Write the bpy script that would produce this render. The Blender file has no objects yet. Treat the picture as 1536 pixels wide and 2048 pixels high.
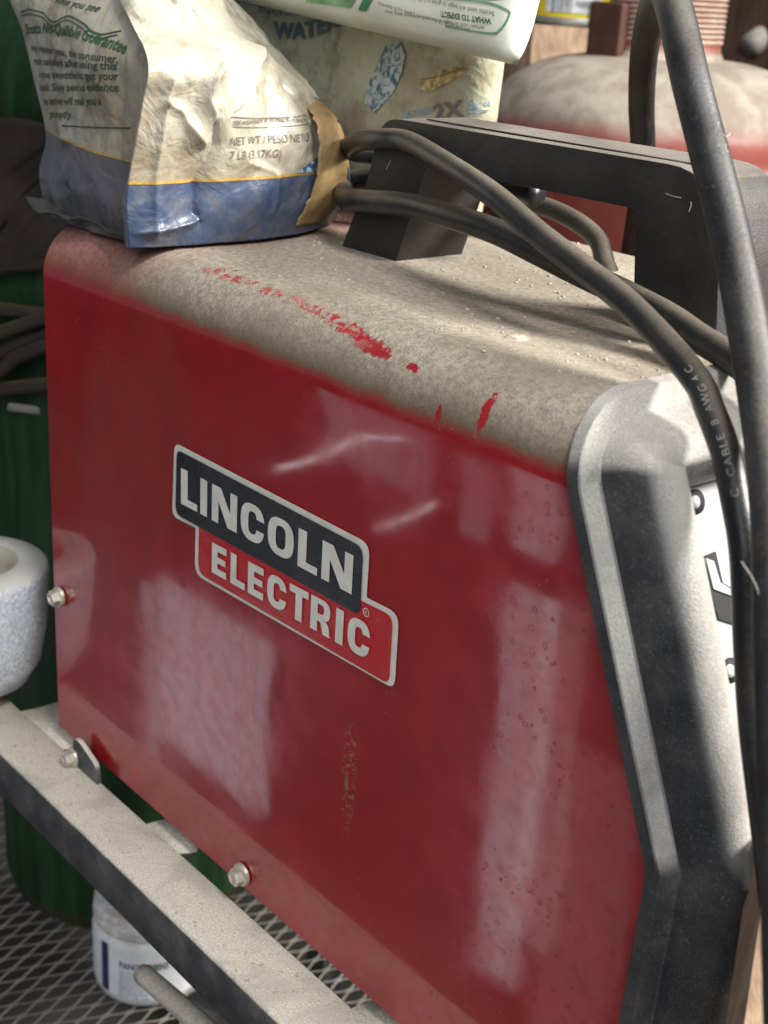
import bpy, bmesh, math, random
import numpy as np
from mathutils import Vector, Matrix, noise
from mathutils.bvhtree import BVHTree
random.seed(7)
scn = bpy.context.scene
COL = scn.collection

# ------------------------------------------------------------------ camera
FPX = 2731.0
R = np.array([[0.6456479139788863, 0.7615502257532869, 0.05639170887488792],
              [0.3121056912237858, -0.19576558877892886, -0.9296590083228162],
              [-0.6969424715716753, 0.6178325727129937, -0.36407980363432363]])
CAM = np.array([0.6239, -0.3159, 0.4065])
cd = bpy.data.cameras.new('camera'); cam = bpy.data.objects.new('camera', cd); COL.objects.link(cam)
cam.matrix_world = Matrix(((R[0][0], -R[1][0], -R[2][0], CAM[0]), (R[0][1], -R[1][1], -R[2][1], CAM[1]),
                           (R[0][2], -R[1][2], -R[2][2], CAM[2]), (0, 0, 0, 1)))
cd.sensor_fit = 'VERTICAL'; cd.sensor_height = 36; cd.lens = FPX / 2048 * 36
cd.clip_start = 0.01; cd.clip_end = 50
cd.dof.use_dof = True; cd.dof.focus_distance = 0.55; cd.dof.aperture_fstop = 15
scn.camera = cam
# ------------------------------------------------------------------ world and lamps
w = bpy.data.worlds.new('World'); scn.world = w; w.use_nodes = True
w.node_tree.nodes['Background'].inputs[0].default_value = (0.85, 0.90, 1.0, 1)
w.node_tree.nodes['Background'].inputs[1].default_value = 0.15
scn.view_settings.view_transform = 'Standard'; scn.view_settings.look = 'None'
scn.view_settings.exposure = 0.32; scn.view_settings.gamma = 1; scn.view_settings.use_curve_mapping = False
scn.cycles.max_bounces = 6; scn.cycles.use_denoising = True

def lamp(name, loc, target, sx, sy, power, col=(1, 1, 1), up=None):
    l = bpy.data.lights.new(name, 'AREA'); l.shape = 'RECTANGLE'; l.size = sx; l.size_y = sy
    l.energy = power; l.color = col
    o = bpy.data.objects.new(name, l); COL.objects.link(o)
    z = (Vector(loc) - Vector(target)).normalized()
    u = Vector(up or (0, 0, 1)); x = u.cross(z).normalized(); y = z.cross(x)
    o.matrix_world = Matrix(((x.x, y.x, z.x, loc[0]), (x.y, y.y, z.y, loc[1]), (x.z, y.z, z.z, loc[2]), (0, 0, 0, 1)))
    return o
# daylight from the open doorway: strong from the far right, soft from the front
lamp('doorway_daylight', (1.35, 1.05, 1.25), (0.25, 0.05, 0.25), 0.42, 0.50, 92, (1.0, 0.97, 0.92))
lamp('open_front_daylight', (1.5, -1.1, 1.5), (0.1, 0.1, 0.1), 1.6, 1.2, 23, (0.93, 0.96, 1.0))
lamp('high_daylight', (1.25, -.16, 1.75), (0.38, 0.0, 0.2), 0.45, 0.45, 23, (1.0, 0.98, 0.95))
# added lamps down the front left, placed for their reflections in the side panel
def glow(name, hits, Y, L, col, wid=None):
    """rectangle standing in the plane y = Y whose mirror image in the panel covers the given pixels"""
    P = []
    for px, py in hits:
        r = ray((px, py)); k = -CAM[1] / r[1]; h = CAM + r * k; r[1] = -r[1]; P.append(Vector(h + r * (Y / r[1])))
    if wid is None:
        xs = [p.x for p in P]; zs = [p.z for p in P]; c = Vector(((min(xs) + max(xs)) / 2, Y, (min(zs) + max(zs)) / 2)); sx = max(xs) - min(xs); sy = max(zs) - min(zs); up = (0, 0, 1)
    else:
        c = (P[0] + P[1]) / 2; d = P[1] - P[0]; sx = d.length; sy = wid; up = (-d.z, 0, d.x)
    lamp(name, c, c + Vector((0, 1, 0)), sx, sy, L * math.pi * sx * sy, col, up)
def ray(px): return R.T @ np.array([(px[0] - 768) / FPX, (px[1] - 1024) / FPX, 1.0])
GL = (0.84, 0.88, 1.0)
glow('mirror_lamp', ((282, 1160), (312, 1180), (300, 1520)), -.42, .8, GL)
glow('mirror_lamp', ((318, 1150), (552, 1290), (420, 1545)), -.42, 1.25, GL)
glow('mirror_lamp', ((1018, 1150), (1088, 1300), (1030, 1990)), -.42, 1.5, GL)
glow('mirror_lamp', ((1090, 1180), (1128, 1300), (1100, 1900)), -.40, .8, (1.0, .80, .76))
glow('mirror_lamp', ((1045, 900), (1140, 900), (1045, 1090)), -.42, 1.6, GL)
glow('mirror_lamp', ((940, 880), (1000, 880), (940, 1060)), -.46, .8, GL)
glow('mirror_lamp', ((720, 800), (880, 800), (640, 900)), -.46, .7, GL)
glow('mirror_lamp', ((1132, 1480), (1300, 1560), (1150, 2400)), -.36, .40, (1.0, .80, .76))
glow('streak_lamp', ((545, 938), (835, 850)), -.42, 4.0, (1.0, 0.93, 0.95), .005)  # thin added lamps, each giving one reflected streak on the panel
glow('streak_lamp', ((762, 1056), (880, 1002)), -.42, 4.0, (1.0, 0.93, 0.95), .005)

# ------------------------------------------------------------------ helpers
def ray(px): return R.T @ np.array([(px[0] - 768) / FPX, (px[1] - 1024) / FPX, 1.0])
def at(px, py, axis, val):          # where the line of sight meets a world plane
    r = ray((px, py)); k = (val - CAM[axis]) / r[axis]; return Vector(CAM + r * k)
def dp(px, py, d): return Vector(CAM + ray((px, py)) * d)
def atp(px, py, P, n):
    r = Vector(ray((px, py))); c = Vector(CAM); k = (Vector(P) - c).dot(n) / r.dot(n); return c + r * k

def props(o, label=None, cat=None, group=None, kind=None):
    if label: o['label'] = label
    if cat: o['category'] = cat
    if group: o['group'] = group
    if kind: o['kind'] = kind
    return o
def thing(name, label, cat, loc=(0, 0, 0), group=None, kind=None):
    o = bpy.data.objects.new(name, None); o.empty_display_size = .02; COL.objects.link(o); o.location = loc
    return props(o, label, cat, group, kind)
def wloc(o):
    v = Vector((0, 0, 0))
    while o is not None: v = v + o.location; o = o.parent
    return v
def obj(name, me, m, parent=None, smooth=True, loc=None):
    """mesh given in world coordinates"""
    o = bpy.data.objects.new(name, me); COL.objects.link(o)
    base = Vector(loc) if loc is not None else Vector((0, 0, 0))
    if parent is not None:
        o.parent = parent; pl = wloc(parent); me.transform(Matrix.Translation(-pl))
    elif loc is not None:
        o.location = base; me.transform(Matrix.Translation(-base))
    if m is not None:
        me.materials.clear(); me.materials.append(m)
    for p in me.polygons: p.use_smooth = smooth
    return o
def mesh(vs, fs, name='m'):
    me = bpy.data.meshes.new(name); me.from_pydata([tuple(v) for v in vs], [], fs); me.update(); return me
def from_bm(bm):
    me = bpy.data.meshes.new('m'); bmesh.ops.recalc_face_normals(bm, faces=bm.faces[:]); bm.to_mesh(me); bm.free(); return me
def autosmooth(o, deg=35):
    me = o.data; bm = bmesh.new(); bm.from_mesh(me)
    for e in bm.edges:
        if len(e.link_faces) == 2 and e.calc_face_angle(0) > math.radians(deg): e.smooth = False
    bm.to_mesh(me); bm.free(); return o
def join(*ms):
    vs = []; fs = []
    for m in ms:
        k = len(vs); vs += [v.co.copy() for v in m.vertices]; fs += [[i + k for i in p.vertices] for p in m.polygons]
    return mesh(vs, fs)
def box(c, s, bev=0.0, rot=None, seg=2):
    bm = bmesh.new(); bmesh.ops.create_cube(bm, size=1)
    for v in bm.verts: v.co = Vector((v.co.x * s[0], v.co.y * s[1], v.co.z * s[2]))
    if bev: bmesh.ops.bevel(bm, geom=bm.edges[:], offset=bev, segments=seg, profile=.6, affect='EDGES')
    if rot is not None: bm.transform(rot.to_4x4() if len(rot) == 3 else rot)
    bm.transform(Matrix.Translation(Vector(c))); return from_bm(bm)
def catmull(pts, n=10):
    P = [Vector(p) for p in pts]; P = [2 * P[0] - P[1]] + P + [2 * P[-1] - P[-2]]; out = []
    for i in range(1, len(P) - 2):
        a, b, c, d = P[i - 1:i + 3]
        for k in range(n):
            t = k / n
            out.append(.5 * ((2 * b) + (c - a) * t + (2 * a - 5 * b + 4 * c - d) * t * t + (3 * b - a - 3 * c + d) * t ** 3))
    out.append(P[-2]); return out
def frames(P):
    T = [(P[min(i + 1, len(P) - 1)] - P[max(i - 1, 0)]).normalized() for i in range(len(P))]
    n = T[0].orthogonal().normalized(); N = [n]
    for i in range(1, len(P)):
        n = N[-1] - T[i] * N[-1].dot(T[i]); N.append(n.normalized())
    return T, N
def tube(pts, r, seg=16, n=10, raw=False, cap=True):
    P = [Vector(p) for p in pts] if raw else catmull(pts, n); T, N = frames(P); vs = []; fs = []
    for i, p in enumerate(P):
        B = T[i].cross(N[i]); rr = r(i / (len(P) - 1)) if callable(r) else r
        for k in range(seg):
            a = 2 * math.pi * k / seg; vs.append(p + (N[i] * math.cos(a) + B * math.sin(a)) * rr)
    for i in range(len(P) - 1):
        for k in range(seg):
            a = i * seg + k; b = i * seg + (k + 1) % seg; fs.append([a, b, b + seg, a + seg])
    if cap: fs.append(list(range(seg))[::-1]); fs.append([(len(P) - 1) * seg + k for k in range(seg)])
    return mesh(vs, fs)
def lathe(prof, c, seg=64, axis=None):
    vs = []; fs = []; n = len(prof)
    for k in range(seg):
        a = 2 * math.pi * k / seg
        for r, z in prof: vs.append(Vector((r * math.cos(a), r * math.sin(a), z)))
    for k in range(seg):
        for i in range(n - 1):
            a = k * n + i; b = ((k + 1) % seg) * n + i; fs.append([a, b, b + 1, a + 1])
    me = mesh(vs, fs); bm = bmesh.new(); bm.from_mesh(me)
    bmesh.ops.remove_doubles(bm, verts=bm.verts[:], dist=1e-6)
    if axis is not None: bm.transform(Vector((0, 0, 1)).rotation_difference(Vector(axis)).to_matrix().to_4x4())
    bm.transform(Matrix.Translation(Vector(c))); return from_bm(bm)
def prism(poly, fn, depth, bev=0, seg=2):
    """poly 2d list, fn(u, v, d) -> world, from d=0 to depth"""
    bm = bmesh.new(); n = len(poly)
    a = [bm.verts.new(fn(u, v, 0)) for u, v in poly]; b = [bm.verts.new(fn(u, v, depth)) for u, v in poly]
    bm.faces.new(a); bm.faces.new(b[::-1])
    for i in range(n): bm.faces.new([a[i], a[(i + 1) % n], b[(i + 1) % n], b[i]])
    bmesh.ops.recalc_face_normals(bm, faces=bm.faces[:])
    if bev: bmesh.ops.bevel(bm, geom=bm.edges[:], offset=bev, segments=seg, profile=.6, affect='EDGES', clamp_overlap=True)
    return from_bm(bm)
def rounded(poly, rad, n=6):
    out = []; m = len(poly); rad = rad if isinstance(rad, (list, tuple)) else [rad] * m
    for i in range(m):
        p = Vector(poly[i]); a = Vector(poly[i - 1]); b = Vector(poly[(i + 1) % m]); r = rad[i]
        if r <= 0: out.append(tuple(p)); continue
        p0 = p + (a - p).normalized() * r; p1 = p + (b - p).normalized() * r
        for k in range(n + 1):
            t = k / n; q = p0.lerp(p, t).lerp(p.lerp(p1, t), t)
            q = q.lerp(p0.lerp(p1, t), -.12 * 4 * t * (1 - t)); out.append(tuple(q))
    return out
def fill2d(loops, fn, thick=0.0):
    """flat filled shape with holes; fn(u, v) -> world point; thick: vector for the side wall"""
    cu = bpy.data.curves.new('c', 'CURVE'); cu.dimensions = '2D'; cu.fill_mode = 'BOTH'
    for lp in loops:
        s = cu.splines.new('POLY'); s.points.add(len(lp) - 1); s.use_cyclic_u = True
        for i, (u, v) in enumerate(lp): s.points[i].co = (u, v, 0, 1)
    return curve_mesh(cu, fn, thick)
def curve_mesh(cu, fn, thick=0.0):
    o = bpy.data.objects.new('tmp', cu); COL.objects.link(o)
    bpy.context.view_layer.update()
    me = bpy.data.meshes.new_from_object(o.evaluated_get(bpy.context.evaluated_depsgraph_get()))
    bpy.data.objects.remove(o); bpy.data.curves.remove(cu)
    for v in me.vertices: v.co = fn(v.co.x, v.co.y)
    me.update(); return me
def text_curve(s, bold=0.0, shear=0.0, space=1.0):
    cu = bpy.data.curves.new('t', 'FONT'); cu.body = s; cu.size = 1; cu.offset = bold; cu.shear = shear
    cu.space_character = space; cu.resolution_u = 3; return cu
def text_bounds(cu):
    o = bpy.data.objects.new('tmp', cu); COL.objects.link(o); bpy.context.view_layer.update()
    me = bpy.data.meshes.new_from_object(o.evaluated_get(bpy.context.evaluated_depsgraph_get()))
    bpy.data.objects.remove(o)
    xs = [v.co.x for v in me.vertices]; ys = [v.co.y for v in me.vertices]; bpy.data.meshes.remove(me)
    return min(xs), max(xs), min(ys), max(ys)
def text_mesh(s, P0, P1, H, up, bold=0.0, shear=0.0, arc=0.0, space=1.0, base_zero=True):
    """text from P0 to P1 (world), cap height H along up, optional arc sag"""
    cu = text_curve(s, bold, shear, space); x0, x1, y0, y1 = text_bounds(cu)
    P0 = Vector(P0); P1 = Vector(P1); up = Vector(up).normalized()
    def fn(x, y):
        t = (x - x0) / (x1 - x0)
        return P0.lerp(P1, t) + up * (y / .73 * H + arc * 4 * t * (1 - t))
    me = curve_mesh(cu, fn); bm = bmesh.new(); bm.from_mesh(me)
    for _ in range(3):
        es = [e for e in bm.edges if e.calc_length() > min(H * .45, .0022)]
        if es: bmesh.ops.subdivide_edges(bm, edges=es, cuts=1); bmesh.ops.triangulate(bm, faces=bm.faces[:])
    bm.to_mesh(me); bm.free(); return me
def drape(me, bvh, d, off=0.0004, back=.06):
    d = Vector(d).normalized()
    for v in me.vertices:
        h = bvh.ray_cast(v.co - d * back, d, back * 2.5)
        if h[0] is not None: v.co = h[0] - d * off
    me.update(); return me
def bvh_of(me):
    return BVHTree.FromPolygons([v.co.copy() for v in me.vertices], [list(p.vertices) for p in me.polygons])

# ------------------------------------------------------------------ material kit
class NT:
    def __init__(s, name):
        s.m = bpy.data.materials.new(name); s.m.use_nodes = True; s.t = s.m.node_tree; s.b = s.t.nodes['Principled BSDF']
    def n(s, typ, **kw):
        nd = s.t.nodes.new(typ)
        for k, v in kw.items(): setattr(nd, k, v)
        return nd
    def l(s, a, b): s.t.links.new(a, b)
    def val(s, sock, v):
        if isinstance(v, bpy.types.NodeSocket): s.l(v, sock)
        elif v is not None: sock.default_value = v
    def math(s, op, a, b=None, c=None, clamp=False):
        nd = s.n('ShaderNodeMath', operation=op, use_clamp=clamp); s.val(nd.inputs[0], a)
        if b is not None: s.val(nd.inputs[1], b)
        if c is not None: s.val(nd.inputs[2], c)
        return nd.outputs[0]
    def coord(s, kind='Object'): return s.n('ShaderNodeTexCoord').outputs[kind]
    def noise(s, scale, detail=4, rough=.55, vec=None, dist=0.0):
        nd = s.n('ShaderNodeTexNoise'); nd.inputs['Scale'].default_value = scale; nd.inputs['Detail'].default_value = detail
        nd.inputs['Roughness'].default_value = rough; nd.inputs['Distortion'].default_value = dist
        s.l(vec if vec is not None else s.coord(), nd.inputs['Vector']); return nd.outputs['Fac']
    def voro(s, scale, feature='F1', vec=None, rnd=1.0):
        nd = s.n('ShaderNodeTexVoronoi', feature=feature); nd.inputs['Scale'].default_value = scale
        nd.inputs['Randomness'].default_value = rnd
        s.l(vec if vec is not None else s.coord(), nd.inputs['Vector']); return nd.outputs['Distance']
    def ramp(s, x, a, b, lo=0.0, hi=1.0):
        nd = s.n('ShaderNodeMapRange', interpolation_type='SMOOTHSTEP'); s.val(nd.inputs['Value'], x)
        s.val(nd.inputs['From Min'], a); s.val(nd.inputs['From Max'], b); s.val(nd.inputs['To Min'], lo); s.val(nd.inputs['To Max'], hi)
        return nd.outputs['Result']
    def mix(s, f, a, b):
        nd = s.n('ShaderNodeMix', data_type='RGBA'); s.val(nd.inputs[0], f)
        for sk, v in ((nd.inputs[6], a), (nd.inputs[7], b)):
            if isinstance(v, bpy.types.NodeSocket): s.l(v, sk)
            else: sk.default_value = (*v, 1)
        return nd.outputs[2]
    def sep(s, v):
        nd = s.n('ShaderNodeSeparateXYZ'); s.l(v, nd.inputs[0]); return nd.outputs
    def nz(s): return s.sep(s.n('ShaderNodeNewGeometry').outputs['Normal'])[2]
    def scaled(s, vec3):
        nd = s.n('ShaderNodeMapping'); nd.inputs['Scale'].default_value = vec3; s.l(s.coord(), nd.inputs[0]); return nd.outputs[0]
    def bump(s, h, strength=.5, dist=.0005):
        nd = s.n('ShaderNodeBump'); nd.inputs['Strength'].default_value = strength; nd.inputs['Distance'].default_value = dist
        s.l(h, nd.inputs['Height']); s.l(nd.outputs[0], s.b.inputs['Normal']); return nd
    def set(s, color=None, rough=None, metal=None, coat=None, spec=None, coat_rough=None, sheen=None):
        for k, v in (('Base Color', color), ('Roughness', rough), ('Metallic', metal), ('Coat Weight', coat),
                     ('Specular IOR Level', spec), ('Coat Roughness', coat_rough), ('Sheen Weight', sheen)):
            if v is None: continue
            if k == 'Base Color' and not isinstance(v, bpy.types.NodeSocket): v = (*v, 1) if len(v) == 3 else v
            s.val(s.b.inputs[k], v)
        return s.m
DUST = (.35, .305, .245)
def plain(name, col, rough=.6, metal=0, var=.15, scale=60, bump=.2, bscale=400, coat=0, dist=.0004):
    t = NT(name); n = t.noise(scale, 5); c2 = tuple(x * (1 - var * 2) for x in col); c1 = tuple(min(1, x * (1 + var)) for x in col)
    t.set(t.mix(t.ramp(n, .3, .7), c2, c1), t.ramp(n, .2, .8, rough * .85, min(1, rough * 1.15)), metal, coat)
    if bump: t.bump(t.noise(bscale, 3), bump, dist)
    return t.m
def dusty(name, col, rough=.45, lo=.15, hi=.75, dust=DUST, base_dust=.12, grain=1300, bump=.35, metal=0, speck=.5, dist=.0005, coat=0, topmax=1.0, namp=.5):
    """surface with dust lying on whatever faces up, thin film elsewhere"""
    t = NT(name); nz = t.nz(); n1 = t.noise(45, 6, .6); n2 = t.noise(grain, 3, .6)
    s1 = t.math('ADD', nz, t.math('MULTIPLY', t.math('SUBTRACT', n1, .5), namp))
    top = t.ramp(s1, lo, hi, 0, topmax)
    film = t.math('MULTIPLY', t.ramp(n1, .35, .75), base_dust * 2)
    spk = t.math('MULTIPLY', t.ramp(n2, .58, .72), speck * .5)
    f = t.math('MAXIMUM', top, t.math('ADD', film, spk), clamp=True)
    dc = t.mix(t.ramp(n2, .3, .7), tuple(x * .72 for x in dust), tuple(min(1, x * 1.14) for x in dust))
    dc = t.mix(t.math('MULTIPLY', t.ramp(t.noise(23, 6, .65, dist=.8), .46, .62), .55), dc, tuple(x * .6 for x in dust))
    t.set(t.mix(f, col, dc), t.ramp(f, 0, .8, rough, .95), t.math('MULTIPLY', t.math('SUBTRACT', 1, f), metal), coat)
    t.bump(t.math('ADD', n2, t.math('MULTIPLY', t.noise(grain * .22, 4, .65), 1.2)), bump, dist); return t.m

# --- the red enamel with dust on its shoulder, wiped scrapes, water spots
def red_panel():
    t = NT('red_enamel'); co = t.coord('Object'); X, Y, Z = t.sep(co)
    nz = t.nz(); n1 = t.noise(38, 6, .6); n2 = t.noise(1300, 3, .65); n3 = t.noise(6, 3); n4 = t.noise(420, 3, .6)
    s1 = t.math('ADD', nz, t.math('MULTIPLY', t.math('SUBTRACT', n1, .5), .35))
    top = t.ramp(s1, .05, .30)
    # scrapes where the dust has been rubbed off: (x, z, half length, half height, lean)
    wipe = None
    nd = t.math('MULTIPLY', t.math('SUBTRACT', t.noise(300, 5, .75), .5), 3.0)
    for x0, z0, a, b, k in ((.131, .2828, .010, .0013, 0), (.150, .2828, .014, .0011, 0), (.172, .2825, .012, .0011, 0), (.196, .2820, .018, .0013, -.02),
                            (.222, .281, .018, .0012, -.04), (.236, .2790, .020, .0014, -.05), (.247, .2768, .011, .0014, 0), (.271, .2760, .0035, .0012, 0),
                            (.3125, .2695, .0022, .0068, 0), (.292, .2660, .0014, .004, 0)):
        dx = t.math('DIVIDE', t.math('SUBTRACT', X, x0), a)
        zz = t.math('SUBTRACT', t.math('SUBTRACT', Z, z0), t.math('MULTIPLY', t.math('SUBTRACT', X, x0), k))
        dz = t.math('DIVIDE', zz, b)
        d = t.math('SQRT', t.math('ADD', t.math('MULTIPLY', dx, dx), t.math('MULTIPLY', dz, dz)))
        e = t.ramp(t.math('ADD', d, nd), .75, 1.15, 1, 0)
        wipe = e if wipe is None else t.math('MAXIMUM', wipe, e)
    onfront = t.ramp(Y, .019, .023, 1, 0)
    wipe = t.math('MULTIPLY', t.math('MULTIPLY', wipe, onfront), t.math('MAXIMUM', t.ramp(t.noise(170, 5, .7), .46, .56), t.ramp(X, .22, .25)))
    top = t.math('MULTIPLY', top, t.math('SUBTRACT', 1, wipe)); top = t.math('MULTIPLY', top, t.ramp(t.math('ADD', X, t.math('MULTIPLY', t.math('SUBTRACT', n3, .5), .06)), .04, .115, .55, 1))
    # thin brownish film, denser toward the rear upper part, dirt specks
    film = t.math('MULTIPLY', t.ramp(n3, .40, .60), t.math('MULTIPLY', t.ramp(X, .02, .24, .30, .02), t.ramp(Z, .08, .18, .25, 1)))
    spk = t.math('MULTIPLY', t.ramp(n4, .66, .74), .30)
    fine = t.math('MULTIPLY', t.ramp(n2, .60, .72), .22)
    f = t.math('MAXIMUM', top, t.math('ADD', t.math('ADD', film, spk), fine), clamp=True)
    lf = t.noise(11, 5, .6, dist=.6); n5 = t.noise(330, 4, .65)
    gr = t.mix(t.ramp(t.math('ADD', t.math('MULTIPLY', n2, .5), t.math('MULTIPLY', n5, .5)), .38, .62), (.215, .18, .14), (.40, .35, .28)); gr = t.mix(t.math('MULTIPLY', t.ramp(lf, .45, .65), .45), gr, (.20, .165, .12))
    vs_ = t.n('ShaderNodeTexVoronoi'); vs_.inputs['Scale'].default_value = 330; t.l(co, vs_.inputs['Vector']); rnd = t.sep(vs_.outputs['Color'])[0]
    grit = t.math('MULTIPLY', t.ramp(vs_.outputs['Distance'], .06, .17, 1, 0), t.math('MULTIPLY', t.math('GREATER_THAN', rnd, .70), t.ramp(t.noise(24, 4), .42, .62))); f = t.math('MAXIMUM', f, t.math('MULTIPLY', grit, .55))
    dc = t.mix(t.ramp(s1, .08, .75), (.12, .083, .05), gr); dc = t.mix(t.math('MULTIPLY', grit, t.ramp(s1, .1, .3, 1, 0)), dc, (.50, .36, .24))
    base = t.mix(t.ramp(n1, .3, .75), (.27, .007, .012), (.35, .010, .017))
    # water rings, mostly toward the front edge
    vn = t.n('ShaderNodeTexVoronoi'); vn.inputs['Scale'].default_value = 210; t.l(co, vn.inputs['Vector'])
    dd = t.math('ADD', vn.outputs['Distance'], t.math('MULTIPLY', t.math('SUBTRACT', t.noise(240, 4, .7), .5), .42))
    ring = t.math('MULTIPLY', t.ramp(dd, .15, .21), t.ramp(dd, .22, .28, 1, 0))
    spots = t.ramp(t.noise(520, 3, .6), .66, .72)
    ring = t.math('MAXIMUM', ring, t.math('MULTIPLY', spots, .8)); ring = t.math('MULTIPLY', ring, t.math('MULTIPLY', t.ramp(X, .22, .34), t.ramp(t.noise(26, 3), .40, .55)))
    base = t.mix(t.math('MULTIPLY', ring, .5), base, (.13, .008, .012))
    # orange-ish primer showing where the front corner is worn
    # dried mud patch
    dx = t.math('DIVIDE', t.math('SUBTRACT', X, .2555), .0045); dz = t.math('DIVIDE', t.math('SUBTRACT', Z, .0995), .028)
    dm = t.math('SQRT', t.math('ADD', t.math('MULTIPLY', dx, dx), t.math('MULTIPLY', dz, dz)))
    mud = t.math('MULTIPLY', t.ramp(dm, .3, 1.3, 1, 0), t.ramp(t.noise(360, 5, .75), .53, .56))
    col = t.mix(f, base, dc); col = t.mix(t.math('MULTIPLY', mud, .9), col, (.30, .19, .10))
    rough = t.ramp(f, 0, .7, .32, .95)
    rough = t.math('MAXIMUM', rough, t.math('MULTIPLY', mud, .9))
    t.set(col, rough, 0)
    cw = t.math('MULTIPLY', t.ramp(f, .10, .5, 1.0, 0.0), t.math('MULTIPLY', t.ramp(t.noise(110, 8, .75), .36, .60, .72, 1), t.math('SUBTRACT', 1, t.math('MULTIPLY', ring, .7)))); t.set(coat=cw); t.val(t.b.inputs['Coat Roughness'], t.ramp(n1, .3, .7, .04, .11)); t.b.inputs['Specular IOR Level'].default_value = .25
    hb = t.math('ADD', t.math('MULTIPLY', n2, t.ramp(top, 0, .6, .03, 1)), t.math('MULTIPLY', mud, 2))
    t.bump(hb, .55, .0007)
    cb = t.n('ShaderNodeBump'); cb.inputs['Strength'].default_value = 1; cb.inputs['Distance'].default_value = .0007; t.l(t.noise(9, 2, .4), cb.inputs['Height']); t.l(cb.outputs[0], t.b.inputs['Coat Normal']); return t.m

M = {}
M['red'] = red_panel()
M['bezel'] = dusty('bezel_plastic', (.020, .021, .024), .42, .12, .42, (.37, .35, .32), .07, 1500, .5, speck=.6, dist=.0005, namp=.10)
M['black'] = dusty('handle_plastic', (.014, .012, .011), .6, .6, 1.0, (.26, .23, .19), .03, 1400, .5, speck=.25, topmax=.6)
M['blackin'] = plain('black_recess', (.004, .004, .004), .7, bump=0)  # near black, also stands for the dark inside groove and holes
M['cable'] = dusty('cable_rubber', (.010, .010, .011), .36, .45, 1.1, (.26, .21, .15), .05, 800, .3, speck=.18, topmax=.42)
M['thick'] = dusty('thick_cable_rubber', (.008, .008, .010), .5, .45, 1.1, (.28, .25, .20), .05, 700, .35, speck=.3, topmax=.42)
M['frontmetal'] = dusty('pale_front_panel', (.34, .335, .32), .5, .2, .8, (.42, .40, .37), .4, 1200, .3, speck=.6)
M['rail'] = dusty('rail_paint', (.028, .030, .036), .4, .3, .75, (.62, .565, .475), .08, 1000, .6, speck=.15, dist=.0009)
M['bolt'] = plain('zinc_bolt', (.60, .56, .47), .42, .6, .12, 300, .2, 900)
M['cream'] = plain('label_cream', (.74, .71, .62), .35, 0, .05, 120, .15, 900, coat=.3)
M['lblack'] = dusty('label_black', (.014, .018, .024), .25, 2, 3, (.3, .3, .3), .035, 900, .1, speck=.3, coat=.4)
M['lred'] = dusty('label_red', (.50, .012, .016), .25, 2, 3, (.5, .3, .25), .05, 900, .1, speck=.2, coat=.4)

def smallname(): pass
# ================================================================== SETTING
def floor_mat():
    t = NT('dusty_concrete'); n = t.noise(3, 8, .6); n2 = t.noise(70, 5)
    t.set(t.mix(t.ramp(n, .3, .7), (.018, .018, .015), (.045, .042, .034)), .85); t.bump(n2, .4, .003); return t.m
fl = obj('ground', mesh([(-4, -4, -.48), (4, -4, -.48), (4, 4, -.48), (-4, 4, -.48)], [[0, 1, 2, 3]]), floor_mat(), smooth=False)
props(fl, kind='structure')
def wood_mat(name, c1, c2, sc=(1, 1, 1)):
    t = NT(name); v = t.scaled(sc); n = t.noise(14, 8, .65, v, 1.2); n2 = t.noise(90, 4, .6, v)
    t.set(t.mix(t.ramp(t.math('ADD', n, t.math('MULTIPLY', n2, .3)), .45, .85), c1, c2), .75); t.bump(n2, .4, .001); return t.m
M['plank'] = wood_mat('weathered_planks', (.035, .017, .011), (.10, .055, .036), (6, 6, .6))
M['plankpale'] = wood_mat('raw_wood', (.25, .16, .10), (.50, .34, .22), (5, 5, .5))
wallT = thing('plank_wall', 'dark brown wooden plank wall behind the red tank and the seed sacks', 'wall', (-.6, .98, -.48))
x = -2.2
rw = random.Random(3)
while x < 1.6:
    wd = .13 + rw.random() * .02
    obj('plank', box((x + wd / 2, 1.0 + rw.random() * .006, .25), (wd - .006, .022, 1.46), .003), M['plank'], wallT, smooth=False)
    x += wd

# ================================================================== CART (steel frame, mesh shelf)
cart = thing('welding_cart', 'black steel welding cart with dust covered front rail and expanded metal lower shelf', 'cart', (.1, .1, -.48))
ZR = -.008
def quadbar(x0, x1, y0, y1, z0, z1, bev=.0012): return box(((x0 + x1) / 2, (y0 + y1) / 2, (z0 + z1) / 2), (x1 - x0, y1 - y0, z1 - z0), bev)
railpoly = [(-.004, ZR), (-.0325, ZR), (-.0345, ZR - .002), (-.0345, ZR - .028), (-.0315, ZR - .028), (-.0315, ZR - .006), (-.029, ZR - .0035), (-.004, ZR - .0035)]
obj('rail', prism(railpoly, lambda u, v, d: Vector((-.10 + d, u, v)), .58, .0006, 1), M['rail'], cart)
def tab(x0, x1):
    poly = rounded([(x0, -.0042), (x1, -.0042), (x1 + .004, .004), (x1 - .004, .012), (x1 - .004, .03), (x0 + .002, .03), (x0 + .002, .006)], .0015, 3)
    return prism(poly, lambda u, v, d: Vector((u, v, ZR - .0005 - d)), .003, .0004, 1)
for a, b in ((-.04, .012), (.101, .133), (.27, .31)): obj('support_tab', tab(a, b), M['rail'], cart)
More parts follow.
